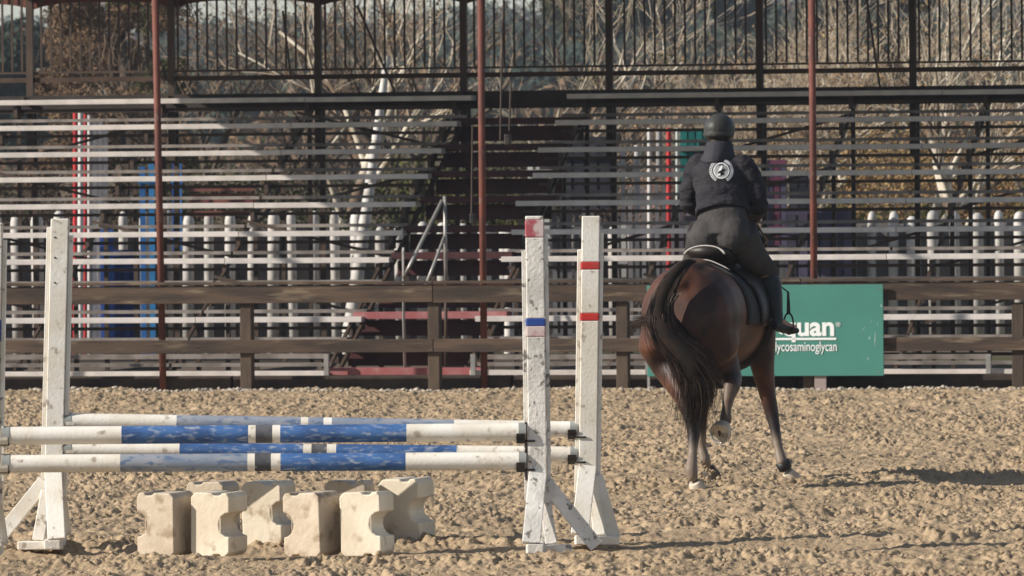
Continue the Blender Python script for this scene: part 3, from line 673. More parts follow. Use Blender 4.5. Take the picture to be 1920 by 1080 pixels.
def hoof(c, fwd, down, m_, sole=False, s=1.0):
    """c: coronet centre; fwd: toe direction; down: axis towards the sole"""
    c = Vector(c); dn = Vector(down).normalized(); f = (Vector(fwd) - Vector(fwd).dot(dn) * dn).normalized()
    g = MB(); pts = [c, c + (dn * .035 + f * .018) * s, c + (dn * .075 + f * .035) * s]; 
    g.loft(pts, [(.046, .044), (.056 * s, .052 * s), (.066 * s, .064 * s)], 16, up=tuple(f)); o = g.build('hoof', m_, horse, smooth=True, bevel=.004)
    if sole:
        e = pts[-1]; g = MB(); g.loft([e - dn * .002, e + dn * .003], [(.046 * s, .048 * s), (.044 * s, .046 * s)], 16, up=tuple(f)); g.build('sole', solem, o)
        x = dn.cross(f); g = MB()
        arc = [e + dn * .004 + x * math.sin(t) * .055 * s + f * (math.cos(t) * .055 * s) for t in [-2.4 + 4.8 * i / 12 for i in range(13)]]
        g.loft(arc, [.009] * 13, 6); g.build('horseshoe', shoe, o)
        g = MB(); g.loft([e + dn * .003 - f * .045, e + dn * .008 + f * .02], [(.022, .01), (.003, .003)], 6, up=tuple(f)); g.build('frog', M['dark'], o)
hoof(hl(1302, 904, -.28), (.5, .8, 0), (.05, .15, -1), hoofm)
hoof(hl(1357, 795, .10), (0, .25, -1), (-.05, -1, -.25), hoofm, True, 1.25)
hoof(hl(1476, 885, 1.27), (.8, .6, 0), (.15, .2, -1), hoofm)
hoof(hl(1329, 879, 1.66), (.3, .9, 0), (.1, .2, -1), hoofd)
# dark fetlock boot on the right foreleg
g = MB(); g.loft([hl(1467, 866, 1.24), hl(1473, 879, 1.26)], [(.054, .056), (.050, .052)], 14, up=(0, 1, 0)); g.build('fetlock_boot', M['iron'], horse, smooth=True)
# tail
tm = mat('black_horse_hair', (.010, .008, .007), (.020, .013, .010), 8, .85, spec=.1); tm2 = mat('brown_horse_hair', (.05, .03, .02), (.08, .05, .035), 8, .55)
spine = [hl(1297, 490, -.04), hl(1277, 502, -.15), hl(1252, 536, -.23), hl(1238, 588, -.27), hl(1250, 630, -.28), hl(1288, 664, -.26), hl(1308, 700, -.24), hl(1308, 742, -.23), hl(1300, 784, -.21)]
spine_old = [hl(1300, 494, -.06), hl(1283, 506, -.16), hl(1262, 530, -.22), hl(1246, 572, -.25), hl(1250, 618, -.26), hl(1272, 660, -.24), hl(1292, 702, -.22), hl(1302, 745, -.22), hl(1303, 786, -.20)]
rt = [.035, .055, .070, .080, .095, .125, .135, .10, .045]
def cr(ps, t):
    k = len(ps) - 1; u = min(max(t, 0), .9999) * k; i = int(u); f = u - i
    p0, p1, p2, p3 = ps[max(i - 1, 0)], ps[i], ps[i + 1], ps[min(i + 2, k)]
    return .5 * ((2 * p1) + (-p0 + p2) * f + (2 * p0 - 5 * p1 + 4 * p2 - p3) * f * f + (-p0 + 3 * p1 - 3 * p2 + p3) * f ** 3)
g = MB(); g.loft([cr(spine, t / 16) for t in range(15)], [np.interp(t / 16, np.linspace(0, 1, 9), rt) * .72 * (1 if t > 0 else .6) for t in range(15)], 12)
tail = g.build('tail', tm, horse, smooth=True)
def strands(nm, cnt, spn, rads, r0, mt, tmax=(.7, 1.05), wild=0.03, t0=(0, .25), par=tail):
    g = MB()
    for i in range(cnt):
        a = random.uniform(0, 6.28); k = random.uniform(.55, 1.05); ts0 = random.uniform(*t0); te = random.uniform(*tmax); N = 11
        da = random.uniform(-.6, .6); wx, wz = random.gauss(0, wild), random.gauss(0, wild); ps = []
        for j in range(N):
            t = ts0 + (te - ts0) * j / (N - 1); base = cr(spn, t); rr = np.interp(t, np.linspace(0, 1, len(rads)), rads) * k
            if t > 1: base = base + Vector((0, 0, -(t - 1) * .9))
            aa = a + da * t; f = (j / (N - 1)) ** 2
            ps.append(base + Vector((math.cos(aa) * rr, math.sin(aa) * rr * .6, .3 * math.sin(aa) * rr)) + Vector((wx, 0, wz)) * f)
        g.loft(ps, [r0 * (1 - .75 * (j / (N - 1)) ** 2) for j in range(N)], 4)
    return g.build(nm, mt, par, fix=False)
strands('tail_hair', 900, spine, rt, .0024, tm, wild=.065)
strands('tail_hair', 220, spine, [r * 1.1 for r in rt], .0022, tm2, wild=.05, tmax=(.8, 1.15))
wisp = [hl(1262, 545, -.24), hl(1240, 580, -.27), hl(1216, 598, -.29), hl(1188, 606, -.30)]
strands('tail_hair', 170, wisp, [.07, .055, .04, .025], .0018, tm2, tmax=(.7, 1.1), wild=.03, t0=(0, .3))
mid = [hl(1290, 600, -.16), hl(1320, 650, -.14), hl(1328, 700, -.13), hl(1322, 740, -.14), hl(1318, 772, -.14)]
strands('tail_hair', 170, [spine[3], hl(1268, 630, -.2), hl(1300, 680, -.16), hl(1312, 730, -.16), hl(1316, 775, -.15)], [.08, .10, .12, .10, .04], .0035, tm, tmax=(.75, 1.05), wild=.03, t0=(0, .3))
# short mane on the crest
g = MB()
for i in range(120):
    t = random.random(); c = cr([Vector((0, 1.4, 1.60)), Vector((-.02, 1.62, 1.68)), Vector((-.08, 1.85, 1.80)), Vector((-.17, 2.03, 1.90))], t)
    e = c + Vector((.09 + random.uniform(-.02, .03), random.uniform(-.03, .03), -.08 + random.uniform(-.03, .03)))
    g.loft([c, (c + e) / 2 + Vector((.02, 0, .03)), e], [.006, .005, .002], 4)
g.build('mane', tm, horse, fix=False)
for s in (-1, 1):
    g = MB(); g.ball((-.285 + s * .083, 2.24, 1.79), .017, 8); g.build('eye', mat('horse_eye', (.01, .008, .006), rough=.1), horse, smooth=True)

# ---------------------------------------------------------------- tack
leather = mat('black_leather', (.018, .015, .013), (.03, .022, .018), 10, .45, .2, 60)
padm = mat('charcoal_saddle_pad', (.03, .03, .032), (.045, .043, .045), 10, .9); piping = mat('white_piping', (.42, .39, .36), rough=.7)
saddle = empty('saddle', (X0, HY0, 0), -PHI, 'black english saddle on a dark pad with pale piping on the horse\'s back', 'saddle')
bvh = BVHTree.FromPolygons([v.co for v in horse_body.data.vertices], [p.vertices for p in horse_body.data.polygons])
def drape(y0, y1, zbot, off, nx_, ny_, curve=0.0):
    vs = []; 
    for j in range(ny_ + 1):
        y = y0 + (y1 - y0) * j / ny_
        for i in range(nx_ + 1):
            a = -1.9 + 3.8 * i / nx_; yy = y - curve * (1 - math.cos(a)) if j == 0 else y
            d = Vector((math.sin(a), 0, math.cos(a))); h_, nn, _, _ = bvh.ray_cast(Vector((0, yy, 1.25)) + d * 1.2, -d)
            vs.append((h_ + d * off) if h_ else Vector((0, yy, 1.25)) + d * (.3 + off))
    fs = [(j * (nx_ + 1) + i, j * (nx_ + 1) + i + 1, (j + 1) * (nx_ + 1) + i + 1, (j + 1) * (nx_ + 1) + i) for j in range(ny_) for i in range(nx_)]
    return vs, fs
vs, fs = drape(.50, 1.22, .9, .02, 36, 10); g = MB(); g.add(vs, fs); pad = g.build('saddle_pad', padm, saddle, smooth=True); sm = pad.modifiers.new('solid', 'SOLIDIFY'); sm.thickness = .018
vs, fs = drape(.495, 1.0, .9, .034, 36, 2); g = MB(); g.loft(vs[9:25], [.005] * 16, 6); g.build('pad_piping', piping, pad, smooth=True)
g = MB()  # seat with raised cantle
g.loft([(0, .52, 1.66), (0, .60, 1.655), (0, .75, 1.60), (0, .95, 1.60), (0, 1.1, 1.66), (0, 1.17, 1.68)], [(.10, .03), (.165, .055), (.17, .06), (.13, .06), (.10, .05), (.05, .03)], 16)
g.build('saddle_seat', leather, saddle, smooth=True)
arc = [Vector((math.sin(t) * .155, .535 + .02 * math.cos(t), 1.62 + .075 * math.cos(t))) for t in [-1.35 + 2.7 * i / 14 for i in range(15)]]
g = MB(); g.loft(arc, [.008] * 15, 6); g.build('cantle_piping', piping, saddle, smooth=True)
vs, fs = drape(.72, 1.12, .9, .045, 30, 6); g = MB(); g.add(vs, fs); fl = g.build('saddle_flap', leather, saddle, smooth=True); fl.modifiers.new('solid', 'SOLIDIFY').thickness = .01
# girth
vs = []; g = MB(); ring = []
for i in range(25):
    a = math.pi * .55 + (2 * math.pi - math.pi * 1.1) * i / 24; d = Vector((math.sin(a), 0, math.cos(a))); h_, _, _, _ = bvh.ray_cast(Vector((0, 1.05, 1.2)) + d * 1.2, -d); ring.append((h_ or Vector((0, 1.05, 1.2)) + d * .36) + d * .008)
g.loft(ring, [(.045, .012)] * 25, 8, up=(0, 1, 0)); g.build('girth', leather, saddle, smooth=True)

# ---------------------------------------------------------------- rider
rider = empty('person', (X0, HY0, 0), -PHI, 'rider in dark padded jacket, grey breeches and helmet, seen from behind on the horse', 'person')
skin = mat('skin', (.45, .27, .19), (.40, .22, .15), 12, .55)
jack = mat('charcoal_padded_jacket', (.020, .018, .023), (.029, .027, .031), 6, .8, .9, 9, spec=.2, bdist=.05, stretch=(1, 1, 2))
brm = mat('dark_grey_breeches', (.046, .042, .041), (.060, .055, .053), 7, .85, .7, 10, spec=.15, bdist=.03)
bootm = mat('black_boots', (.018, .019, .018), (.032, .032, .03), 9, .5, .2, 40)
def rl(px, py, ly): return hl(px, py, ly)
pelv = rl(1355, 436, .78); chest = rl(1352, 330, .93); neck = rl(1350, 283, .98); headc = rl(1349, 247, 1.0)
shL = rl(1310, 309, .95); shR = rl(1394, 311, .95)
elL = rl(1296, 380, .98); elR = rl(1421, 384, .98); haL = Vector((-.09, 1.34, 1.86)); haR = Vector((.11, 1.36, 1.86))
kneeL = Vector((-.35, 1.16, 1.42)); kneeR = rl(1443, 520, 1.12); ankL = Vector((-.40, .92, 1.06)); ankR = rl(1457, 592, .98); toeL = Vector((-.46, 1.12, 1.03)); toeR = rl(1492, 616, 1.10); heelR = rl(1453, 618, .93)
hipL = pelv + Vector((-.10, .03, -.02)); hipR = pelv + Vector((.10, .03, -.02))
B = MB()
B.loft([pelv + Vector((0, 0, -.12)), pelv, pelv.lerp(chest, .5), chest, neck.lerp(chest, .35), neck], [(.13, .10), (.17, .12), (.14, .10), (.165, .11), (.12, .09), (.055, .06)], 16)
B.loft([neck + Vector((0, -.01, -.05)), neck + Vector((0, 0, .03)), headc], [.062, .055, .05], 12)
B.ball(headc + Vector((0, .01, .01)), (.076, .095, .112), 16); B.ball(headc + Vector((0, .05, -.06)), (.055, .055, .06), 12)   # skull, jaw
B.loft([headc + Vector((0, .10, .0)), headc + Vector((0, .118, -.03)), headc + Vector((0, .10, -.045))], [.010, .016, .010], 8)        # nose
B.loft([headc + Vector((-.02, .094, -.068)), headc + Vector((.02, .094, -.068))], [(.008, .006), (.008, .006)], 8, up=(0, 1, 0))
for s in (-1, 1): B.ball(headc + Vector((s * .08, 0, -.012)), (.012, .02, .03), 8)
for s, sh, el, ha in ((-1, shL, elL, haL), (1, shR, elR, haR)):
    B.loft([sh.lerp(chest, .6), sh, sh.lerp(el, .5), el, el.lerp(ha, .5), ha + (el - ha).normalized() * .05], [.06, .058, .048, .042, .038, .026], 12)
    d = (ha - el).normalized(); inn = Vector((-s, 0, 0)); 
    B.loft([ha - d * .05, ha - d * .01, ha + d * .045], [(.022, .030), (.018, .040), (.016, .038)], 10, up=(1, 0, 0))
    for k in range(4):                            # fingers curl round the rein
        L_ = (.9, 1.0, .95, .78)[k]; st_ = ha + d * .04 + Vector((0, 0, .030 - .020 * k)); p1 = st_ + d * .034 * L_ + inn * .006; p2 = p1 + inn * .026 * L_ - d * .012; p3 = p2 - d * .026 * L_ - inn * .002
        B.loft([st_, p1, p2, p3], [.0095, .009, .0085, .007], 8)
    th = ha + Vector((0, 0, .035)) + inn * .012; B.loft([th - d * .02, th + d * .02 + inn * .010 + Vector((0, 0, .006)), th + d * .045 + inn * .016], [.012, .010, .008], 8)
for hip, kn, an, to in ((hipL, kneeL, ankL, toeL), (hipR, kneeR, ankR, toeR)):
    B.loft([hip + Vector((0, -.02, 0)), hip.lerp(kn, .4), kn, kn.lerp(an, .35), an], [.10, .082, .056, .055, .036], 14)
    B.loft([an + (an - to) * .25 + Vector((0, 0, -.03)), an + Vector((0, 0, -.04)), an.lerp(to, .6) + Vector((0, 0, -.03)), to], [.035, .04, .036, .026], 10)
remesh(B, 'body', skin, rider, .0075, 3)
# breeches
B = MB()
B.loft([pelv + Vector((0, -.02, -.10)), pelv + Vector((0, -.03, -.02)), pelv + Vector((0, 0, .08)), pelv + Vector((0, .02, .17))], [(.20, .14), (.215, .155), (.19, .135), (.165, .12)], 20)
for s in (-1, 1): B.ball(pelv + Vector((s * .095, -.065, -.02)), (.125, .12, .14), 14)
for hip, kn, an, s in ((hipL, kneeL, ankL, -1), (hipR, kneeR, ankR, 1)):
    B.loft([hip + Vector((s * .03, -.04, .02)), hip.lerp(kn, .28) + Vector((s * .015, -.01, -.03)), hip.lerp(kn, .6), kn + Vector((s * .0, 0, .03)), kn.lerp(an, .25)], [(.13, .14), (.118, .125), (.094, .10), (.070, .075), (.064, .066)], 16)
remesh(B, 'breeches', brm, rider, .011, 5)
# jacket, with soft horizontal puffs
B = MB(); hem = pelv + Vector((0, .01, .135)); J = []; Rj = []
for i in range(13):
    t = i / 12; c = hem.lerp(neck + Vector((0, -.02, -.07)), t); wv = .006 * math.sin(t * 26)
    wd = np.interp(t, [0, .12, .35, .65, .85, 1], [.198, .192, .185, .205, .19, .11]) + wv; dp = np.interp(t, [0, .3, .7, .9, 1], [.148, .135, .15, .125, .10]) + wv
    J.append(c); Rj.append((wd, dp))
B.loft(J, Rj, 24)
for s, sh, el, ha in ((-1, shL, elL, haL), (1, shR, elR, haR)):
    ps = []; rs = []; key = [sh.lerp(chest, .5) + Vector((0, 0, .02)), sh + Vector((s * .005, 0, -.005)), sh.lerp(el, .5) + Vector((s * .022, 0, 0)), el + Vector((s * .012, -.02, 0)), el.lerp(ha, .45), ha + (el - ha).normalized() * .07]; kr = [.085, .083, .077, .070, .058, .044]
    for j in range(25):
        t = j / 24; ps.append(cr(key, t)); rs.append(np.interp(t * 5, range(6), kr) + .0035 * math.sin(t * 44))
    B.loft(ps, rs, 16)
jacket = remesh(B, 'jacket', jack, rider, .009, 3)
B = MB()  # hood lying on the collar
cN = neck + Vector((0, -.02, -.035))
B.loft([cN + Vector((-.11, .03, -.03)), cN + Vector((-.085, -.055, -.03)), cN + Vector((0, -.10, -.045)), cN + Vector((.085, -.055, -.03)), cN + Vector((.11, .03, -.03))], [(.03, .03), (.045, .045), (.055, .05), (.045, .045), (.03, .03)], 12)
B.loft([cN + Vector((0, 0, -.05)), cN + Vector((0, 0, .0)), cN + Vector((0, 0, .07)), cN + Vector((0, 0, .105))], [(.185, .11), (.16, .11), (.115, .10), (.092, .09)], 16)
remesh(B, 'hood', mat('navy_black_hood', (.022, .022, .029), (.032, .031, .038), 8, .8), rider, .008, 4)
# helmet
B = MB(); hc_ = headc + Vector((0, 0, .018)); B.ball(hc_, (.112, .132, .112), 20)
B.loft([hc_ + Vector((0, -.02, -.055)), hc_ + Vector((0, -.02, -.03))], [(.108, .120), (.112, .126)], 18, up=(0, 1, 0))
B.prism([(math.sin(t) * .095, .06 + math.cos(t) * .13) for t in [-1.3 + 2.6 * i / 12 for i in range(13)]], 0, .012, 'z')
nb = len(B.v); B.v[-26:] = [tuple(Vector(v) + hc_ + Vector((0, .02, -.015))) for v in B.v[-26:]]
helm = remesh(B, 'helmet', mat('matte_black_helmet', (.030, .030, .027), (.045, .044, .040), 5, .5), rider, .007, 3)
# hair bun under the helmet
B = MB(); B.ball(headc + Vector((0, -.075, -.075)), (.055, .035, .03), 12); B.build('hair', mat('dark_brown_hair', (.03, .02, .014), rough=.6), rider, smooth=True)
# boots
for kn, an, to, s in ((kneeL, ankL, toeL, -1), (kneeR, ankR, toeR, 1)):
    B = MB(); he = an + Vector((-s * .01, -.065, -.07)); sole = Vector((0, 0, -.035))
    B.loft([kn + Vector((0, -.01, -.02)), kn.lerp(an, .2), kn.lerp(an, .5), kn.lerp(an, .85), an + Vector((0, -.01, -.03)), an + Vector((0, -.02, -.075))], [.076, .077, .068, .050, .048, .045], 16)
    B.loft([he, an.lerp(to, .35) + Vector((0, 0, -.055)), an.lerp(to, .75) + Vector((0, 0, -.035)), to + (to - an).normalized() * .02 + Vector((0, 0, -.005))], [(.036, .034), (.042, .040), (.042, .032), (.026, .020)], 12)
    bt = remesh(B, 'boot', bootm, rider, .008, 3)
    # stirrup with leather
    mid_ = an.lerp(to, .62) + Vector((0, 0, -.045)); g = MB(); x = Vector((to - an).cross(Vector((0, 0, 1)))).normalized()
    ring = [mid_ + x * math.sin(t) * .062 + Vector((0, 0, .045 - math.cos(t) * .075)) for t in [2 * math.pi * i / 20 for i in range(21)]]
    g.loft(ring, [.007] * 21, 6); g.build('stirrup', leather, saddle, smooth=True)
    g = MB(); g.loft([mid_ + Vector((0, 0, .12)), mid_.lerp(kn, .5) + Vector((s * .05, .06, .08)), kn + Vector((0, 0, .0))], [(.014, .004)] * 3, 6); g.build('stirrup_leather', leather, saddle)
# reins
for s, ha in ((-1, haL), (1, haR)):
    g = MB(); g.loft([ha + Vector((0, .03, 0)), Vector((s * .13 - .05, 1.8, 1.72)), Vector((-.38 + s * .06, 2.42, 1.47))], [(.009, .003)] * 3, 6); g.build('rein', leather, saddle)
# round laurel emblem laid on the back of the jacket
jb = BVHTree.FromPolygons([v.co for v in jacket.data.vertices], [p.vertices for p in jacket.data.polygons])
ec = rl(1352, 320, .85); inv_dir = (HI.to_3x3() @ Vector((0, 1, 0))).normalized(); ex = (HI.to_3x3() @ Vector((1, 0, 0))).normalized()
def onj(u, v, off=.003):
    u *= .93; v *= .93
    p = Vector((ec.x, 0, ec.z)) + ex * u + Vector((0, 0, v)) ; p = p - inv_dir * .2
    # start well behind the back
    p = ec + ex * u + Vector((0, 0, v)) - inv_dir * .6
    h_, nn, _, _ = jb.ray_cast(p, inv_dir); return (h_ if h_ else p + inv_dir * .55) - inv_dir * off
embm = mat('pale_print', (.80, .80, .80), (.62, .62, .62), 60, .6); embd = mat('grey_print', (.30, .31, .30), (.38, .38, .37), 60, .6)
g = MB(); ring2 = lambda r0, r1, a0, a1, n_, off: [[onj(math.cos(a0 + (a1 - a0) * i / n_) * r, math.sin(a0 + (a1 - a0) * i / n_) * r, off) for r in (r0, r1)] for i in range(n_ + 1)]
def strip(g, rr):
    b_ = len(g.v)
    for a_, c_ in rr: g.v += [tuple(a_), tuple(c_)]
    for i in range(len(rr) - 1): g.f.append((b_ + 2 * i, b_ + 2 * i + 1, b_ + 2 * i + 3, b_ + 2 * i + 2)); g.m.append(0)
strip(g, ring2(0, .058, 0, 2 * math.pi, 24, .003)); emb = g.build('emblem', embd, rider)
g = MB(); strip(g, ring2(.054, .062, 0, 2 * math.pi, 30, .005)); g.build('emblem_ring', embm, emb)
g = MB()
for s in (-1, 1):
    g = MB()
    for i in range(15):
        a = math.pi / 2 + s * (.42 + i * .158); 
        for rr_, sk in ((.070, .0), (.082, .09)):
            c_, s_ = math.cos(a), math.sin(a); c2, s2 = math.cos(a - s * (.13)), math.sin(a - s * .13)
            p = [onj(c_ * rr_, s_ * rr_, .005), onj(c_ * (rr_ + .006) + .003 * s_, s_ * (rr_ + .006) - .003 * c_, .005), onj(c2 * (rr_ + .013), s2 * (rr_ + .013), .005), onj(c2 * (rr_ + .003), s2 * (rr_ + .003), .005)]
            g.add(p, [(0, 1, 2, 3)])
    g.build('laurel_sprig', embm, emb)
g = MB()
for poly in ([(-.036, -.04), (-.010, -.035), (-.004, .0), (.012, .034), (.0, .044), (-.02, .01)], ):
    g.add([onj(u, v, .006) for u, v in poly], [tuple(range(len(poly)))])
g.build('emblem_mark', embm, emb)
g = MB(); g.add([onj(u, v, .0065) for u, v in [(-.028, -.022), (.0, -.018), (.032, .006), (.020, .016), (-.004, .004), (-.026, -.010)]], [tuple(range(6))]); g.build('emblem_mark', jack, emb)
# ---------------------------------------------------------------- yard behind the stands
YW = 93.3
vin = mat('white_vinyl', (.56, .53, .50), (.42, .40, .37), 3, .5, c3=(.3, .27, .24), s3=5, rnd=.12); gpan = mat('grey_panel', (.20, .185, .18), (.14, .13, .13), 2, .8, rnd=.1)
def yard(px, py, Y): return P(px, py, Y)
wall = empty('barrel_post_fence', (0, YW, 0), -TH * .3, 'long fence of round-topped white posts in front of grey panels, behind the bleachers', 'fence')
IW = wall.matrix_basis.inverted() if False else (Matrix.Translation((0, YW, 0)) @ Matrix.Rotation(-TH * .3, 4, 'Z')).inverted()
me0 = None
for i in range(58):
    px = -175 + i * 40.2; gap = 735 < px < 800
    zt_ = P(px, 398 if (px < 700 or px > 1500) else 420, YW).z + random.uniform(-.05, .03)
    lc = IW @ P(px, 600, YW)
    if me0 is None:
        m = MB(); m.loft([(0, 0, 0), (0, 0, 1.5), (0, 0, 1.6), (0, 0, 1.66), (0, 0, 1.69)], [.074, .074, .072, .058, .026], 14); o = m.build('post', vin, wall, smooth=True); me0 = o.data
    else:
        o = bpy.data.objects.new('post', me0); C.objects.link(o); o.parent = wall
    o.location = (lc.x, random.uniform(-.02, .02), 0); w_ = random.uniform(.75, 1.15); o.scale = (w_, w_, zt_ / 1.69); o.rotation_euler = (0, R(random.uniform(-1, 1)), 0)
    if i % 2 == 0:
        m = MB(); m.box((lc.x + .25, .13, .80), (.50, .03, 1.5 + random.uniform(-.06, .06))); m.build('panel', gpan, wall)
colm = {}
def cm(c):
    if c not in colm: colm[c] = mat('yard_paint_%d' % len(colm), c, tuple(v * .75 for v in c), 4, .6, rnd=.1)
    return colm[c]
def upright(px, ytop, ybot, wpx, Y, c, label, name='upright_pole', lean=0, rnd_=True, cat='pole', group=None):
    Y += 4
    a = P(px, ybot, Y); a.z = max(a.z, 0) if ybot < 650 else 0; b = P(px + lean, ytop, Y); r = wpx / (F / Y) / 2
    m = MB(); 
    if rnd_: m.loft([a, b], [r, r], 12)
    else: m.beam(a, b, r * 2, .05, up=(0, 1, 0))
    o = m.build(name, c if not isinstance(c, tuple) else cm(c), None, smooth=rnd_)
    if rnd_: o.modifiers.new('edge', 'EDGE_SPLIT').split_angle = R(40)
    tag(o, label, cat, group); return o
W_ = (.62, .60, .57); RD = (.50, .03, .035)
# tall striped stack on the far left
upright(141, 212, 700, 8, 88.2, RD, 'red pole standing left of the white pole behind the sunlit bench end')
upright(151, 210, 700, 9, 88.1, W_, 'bright white pole between two red poles at the far left')
upright(160, 214, 700, 6, 88.2, RD, 'thin red pole just right of the bright white pole at the far left')
upright(168, 216, 700, 8, 88.3, (.5, .48, .47), 'pale grey-white pole right of the red and white group at the far left')
for i, px in enumerate((178, 188, 198)):
    upright(px, 222 + 6 * i, 700, 9, 88.5, (.22, .22, .235), 'grey upright board, %s of three beside the red and white poles' % ('first', 'second', 'third')[i], 'upright_board', 0, False, 'board')
# leaning white mast made of stacked sleeves
mast = empty('leaning_mast', (0, 92.6, 0), 0, 'tall white sectioned mast leaning to the right behind the left bleachers', 'mast')
A = P(668, 535, 92.6); Bm = P(727, 102, 92.6); A.y = Bm.y = 92.6; A0 = A + (A - Bm) * (A.z / (Bm.z - A.z)); nS = 14
for i in range(nS):
    p = A0.lerp(Bm, i / nS); q_ = A0.lerp(Bm, (i + .93) / nS); r = .105 - .065 * i / nS
    m = MB(); off = Vector((0, -92.6, 0)); m.loft([p + off, q_ + off], [r, r * .86], 12); m.build('sleeve', vin, mast, smooth=True).modifiers.new('edge', 'EDGE_SPLIT').split_angle = R(40)
# jump wings stored upright
def wing(px0, px1, ytop, ybot, Y, c, c2, label, n_=4, solid=False):
    Y += 4
    a = P(px0, ybot, Y); b = P(px1, ytop, Y); zb = max(a.z, 0) if ybot < 600 else 0
    o = empty('jump_wing', ((a.x + b.x) / 2, Y, 0), 0, label, 'jump wing'); w_ = b.x - a.x
    if solid:
        m = MB(); m.box((0, .03, (zb + b.z) / 2), (w_, .03, b.z - zb)); m.build('panel', cm(c), o)
    for i in range(n_):
        x = -w_ / 2 + w_ * (i + .5) / n_; m = MB(); h = b.z - zb - random.uniform(0, .12)
        m.box((x, 0, zb + h / 2), (w_ / n_ * (.62 if not solid else .8), .04, h)); m.build('slat', cm(c2 if i % 2 == 0 else c), o)
    for z in (zb + .2, b.z - .25):
        m = MB(); m.box((0, -.03, z), (w_, .025, .07)); m.build('rail', cm(c), o)
    return o
BL = (.03, .12, .42); TE = (.015, .15, .14); GR = (.16, .155, .16); PU = (.10, .085, .14)
wing(190, 212, 430, 700, 88.4, BL, (.03, .08, .30), 'narrow royal blue jump wing behind the left bench, lower left', 2, True)
wing(262, 292, 300, 700, 88.2, (.04, .22, .50), (.03, .15, .42), 'light blue jump wing left of the first rust post', 2)
wing(322, 342, 300, 470, 88.2, (.05, .20, .55), BL, 'small blue jump wing right of the first rust post', 2)
wing(214, 262, 468, 660, 88.6, (.03, .07, .24), (.025, .05, .18), 'dark blue jump wing low behind the left bleachers', 3, True)
wing(1050, 1145, 256, 392, 88.4, (.035, .035, .045), (.05, .05, .06), 'dark charcoal panel standing high right of the red steps', 4, True)
wing(988, 1032, 285, 480, 88.8, (.5, .48, .45), W_, 'white slatted jump wing behind the red steps', 3)
upright(1254, 240, 520, 9, 88.0, RD, 'red pole standing left of the rider between white and teal wings')
upright(1218, 240, 470, 9, 88.1, W_, 'white pole left of the red pole beside the rider')
upright(1236, 242, 330, 12, 88.5, (.3, .28, .28), 'short grey pole top between the white and the red pole')
upright(1270, 240, 520, 7, 88.0, (.60, .66, .62), 'pale green-white pole just right of the red pole beside the rider')
wing(1276, 1332, 240, 372, 88.3, TE, (.02, .19, .17), 'teal jump wing half hidden by the rider\'s helmet', 4, True)
wing(1148, 1175, 272, 520, 88.5, (.45, .44, .42), W_, 'white jump wing left of the stored poles', 2)
upright(1195, 272, 400, 12, 88.6, (.5, .48, .46), 'short white pole between the white wings left of the rider')
wing(1178, 1250, 335, 700, 88.9, GR, (.24, .23, .24), 'grey slatted jump wing left of the rider', 6)
wing(1035, 1130, 392, 700, 88.9, GR, (.20, .19, .2), 'dark grey slatted jump wing behind the tall white standards', 7)
wing(1258, 1340, 372, 700, 88.9, (.15, .12, .15), (.22, .2, .22), 'grey-violet slatted jump wing hidden behind the rider', 6)
wing(1438, 1475, 300, 460, 88.5, (.16, .05, .09), PU, 'plum and violet jump wing right of the rider', 3, True)
wing(1475, 1600, 395, 660, 88.8, PU, (.075, .07, .10), 'wide dull violet jump wing behind the third rust post', 6, True)
wing(1480, 1530, 320, 395, 88.6, (.13, .12, .13), (.2, .19, .18), 'small grey wing above the violet one', 3, True)
wing(355, 478, 362, 384, 88.8, (.26, .10, .08), (.2, .07, .06), 'low faded red panel behind the left bleachers', 3, True)
# white pipes standing between the steps and the right stand
for i, px in enumerate((868, 912, 955)):
    upright(px, 436, 700, 19, 88.0, vin, 'thick white pipe behind the red steps, %s of three' % ('left', 'middle', 'right')[i], 'white_pipe', 0, True, 'pipe')

# ---------------------------------------------------------------- terrain rising behind
def hill_h(x, y):
    t = np.clip((y - 150) / 650, 0, 1)
    h = 15.0 * t ** 1.15 * (1 + .14 / (1 + np.exp(-(x - 5) / 14))) + np.sin(x / 31 + 1.0) * 1.0 * t + np.sin(x / 13 + y / 60) * .45 * t + vn(x / 14, y / 30, 21) * 2.0 * t
    return h - .12
ny_, nx_ = 140, 150
Ys = 118 + (1300 - 118) * np.linspace(0, 1, ny_) ** 1.6; Y2, U2 = np.meshgrid(Ys, np.linspace(-1, 1, nx_), indexing='ij'); X2 = U2 * (Y2 * .16 + 20)
Z2 = hill_h(X2, Y2); co = np.stack([X2, Y2, Z2], -1).reshape(-1, 3); idx = np.arange(nx_ * ny_).reshape(ny_, nx_)
q = np.stack([idx[:-1, :-1], idx[:-1, 1:], idx[1:, 1:], idx[1:, :-1]], -1).reshape(-1, 4)
me = np_mesh('hillside', co, q); me.materials.append(mat('dry_hillside', (.11, .085, .062), (.17, .125, .085), .05, .95, c3=(.045, .055, .028), s3=.09, lo3=.5, hi3=.62, spec=.05, detail=8))
me.polygons.foreach_set('use_smooth', [True] * len(me.polygons)); o = bpy.data.objects.new('hillside', me); C.objects.link(o); tag(o, kind='structure')
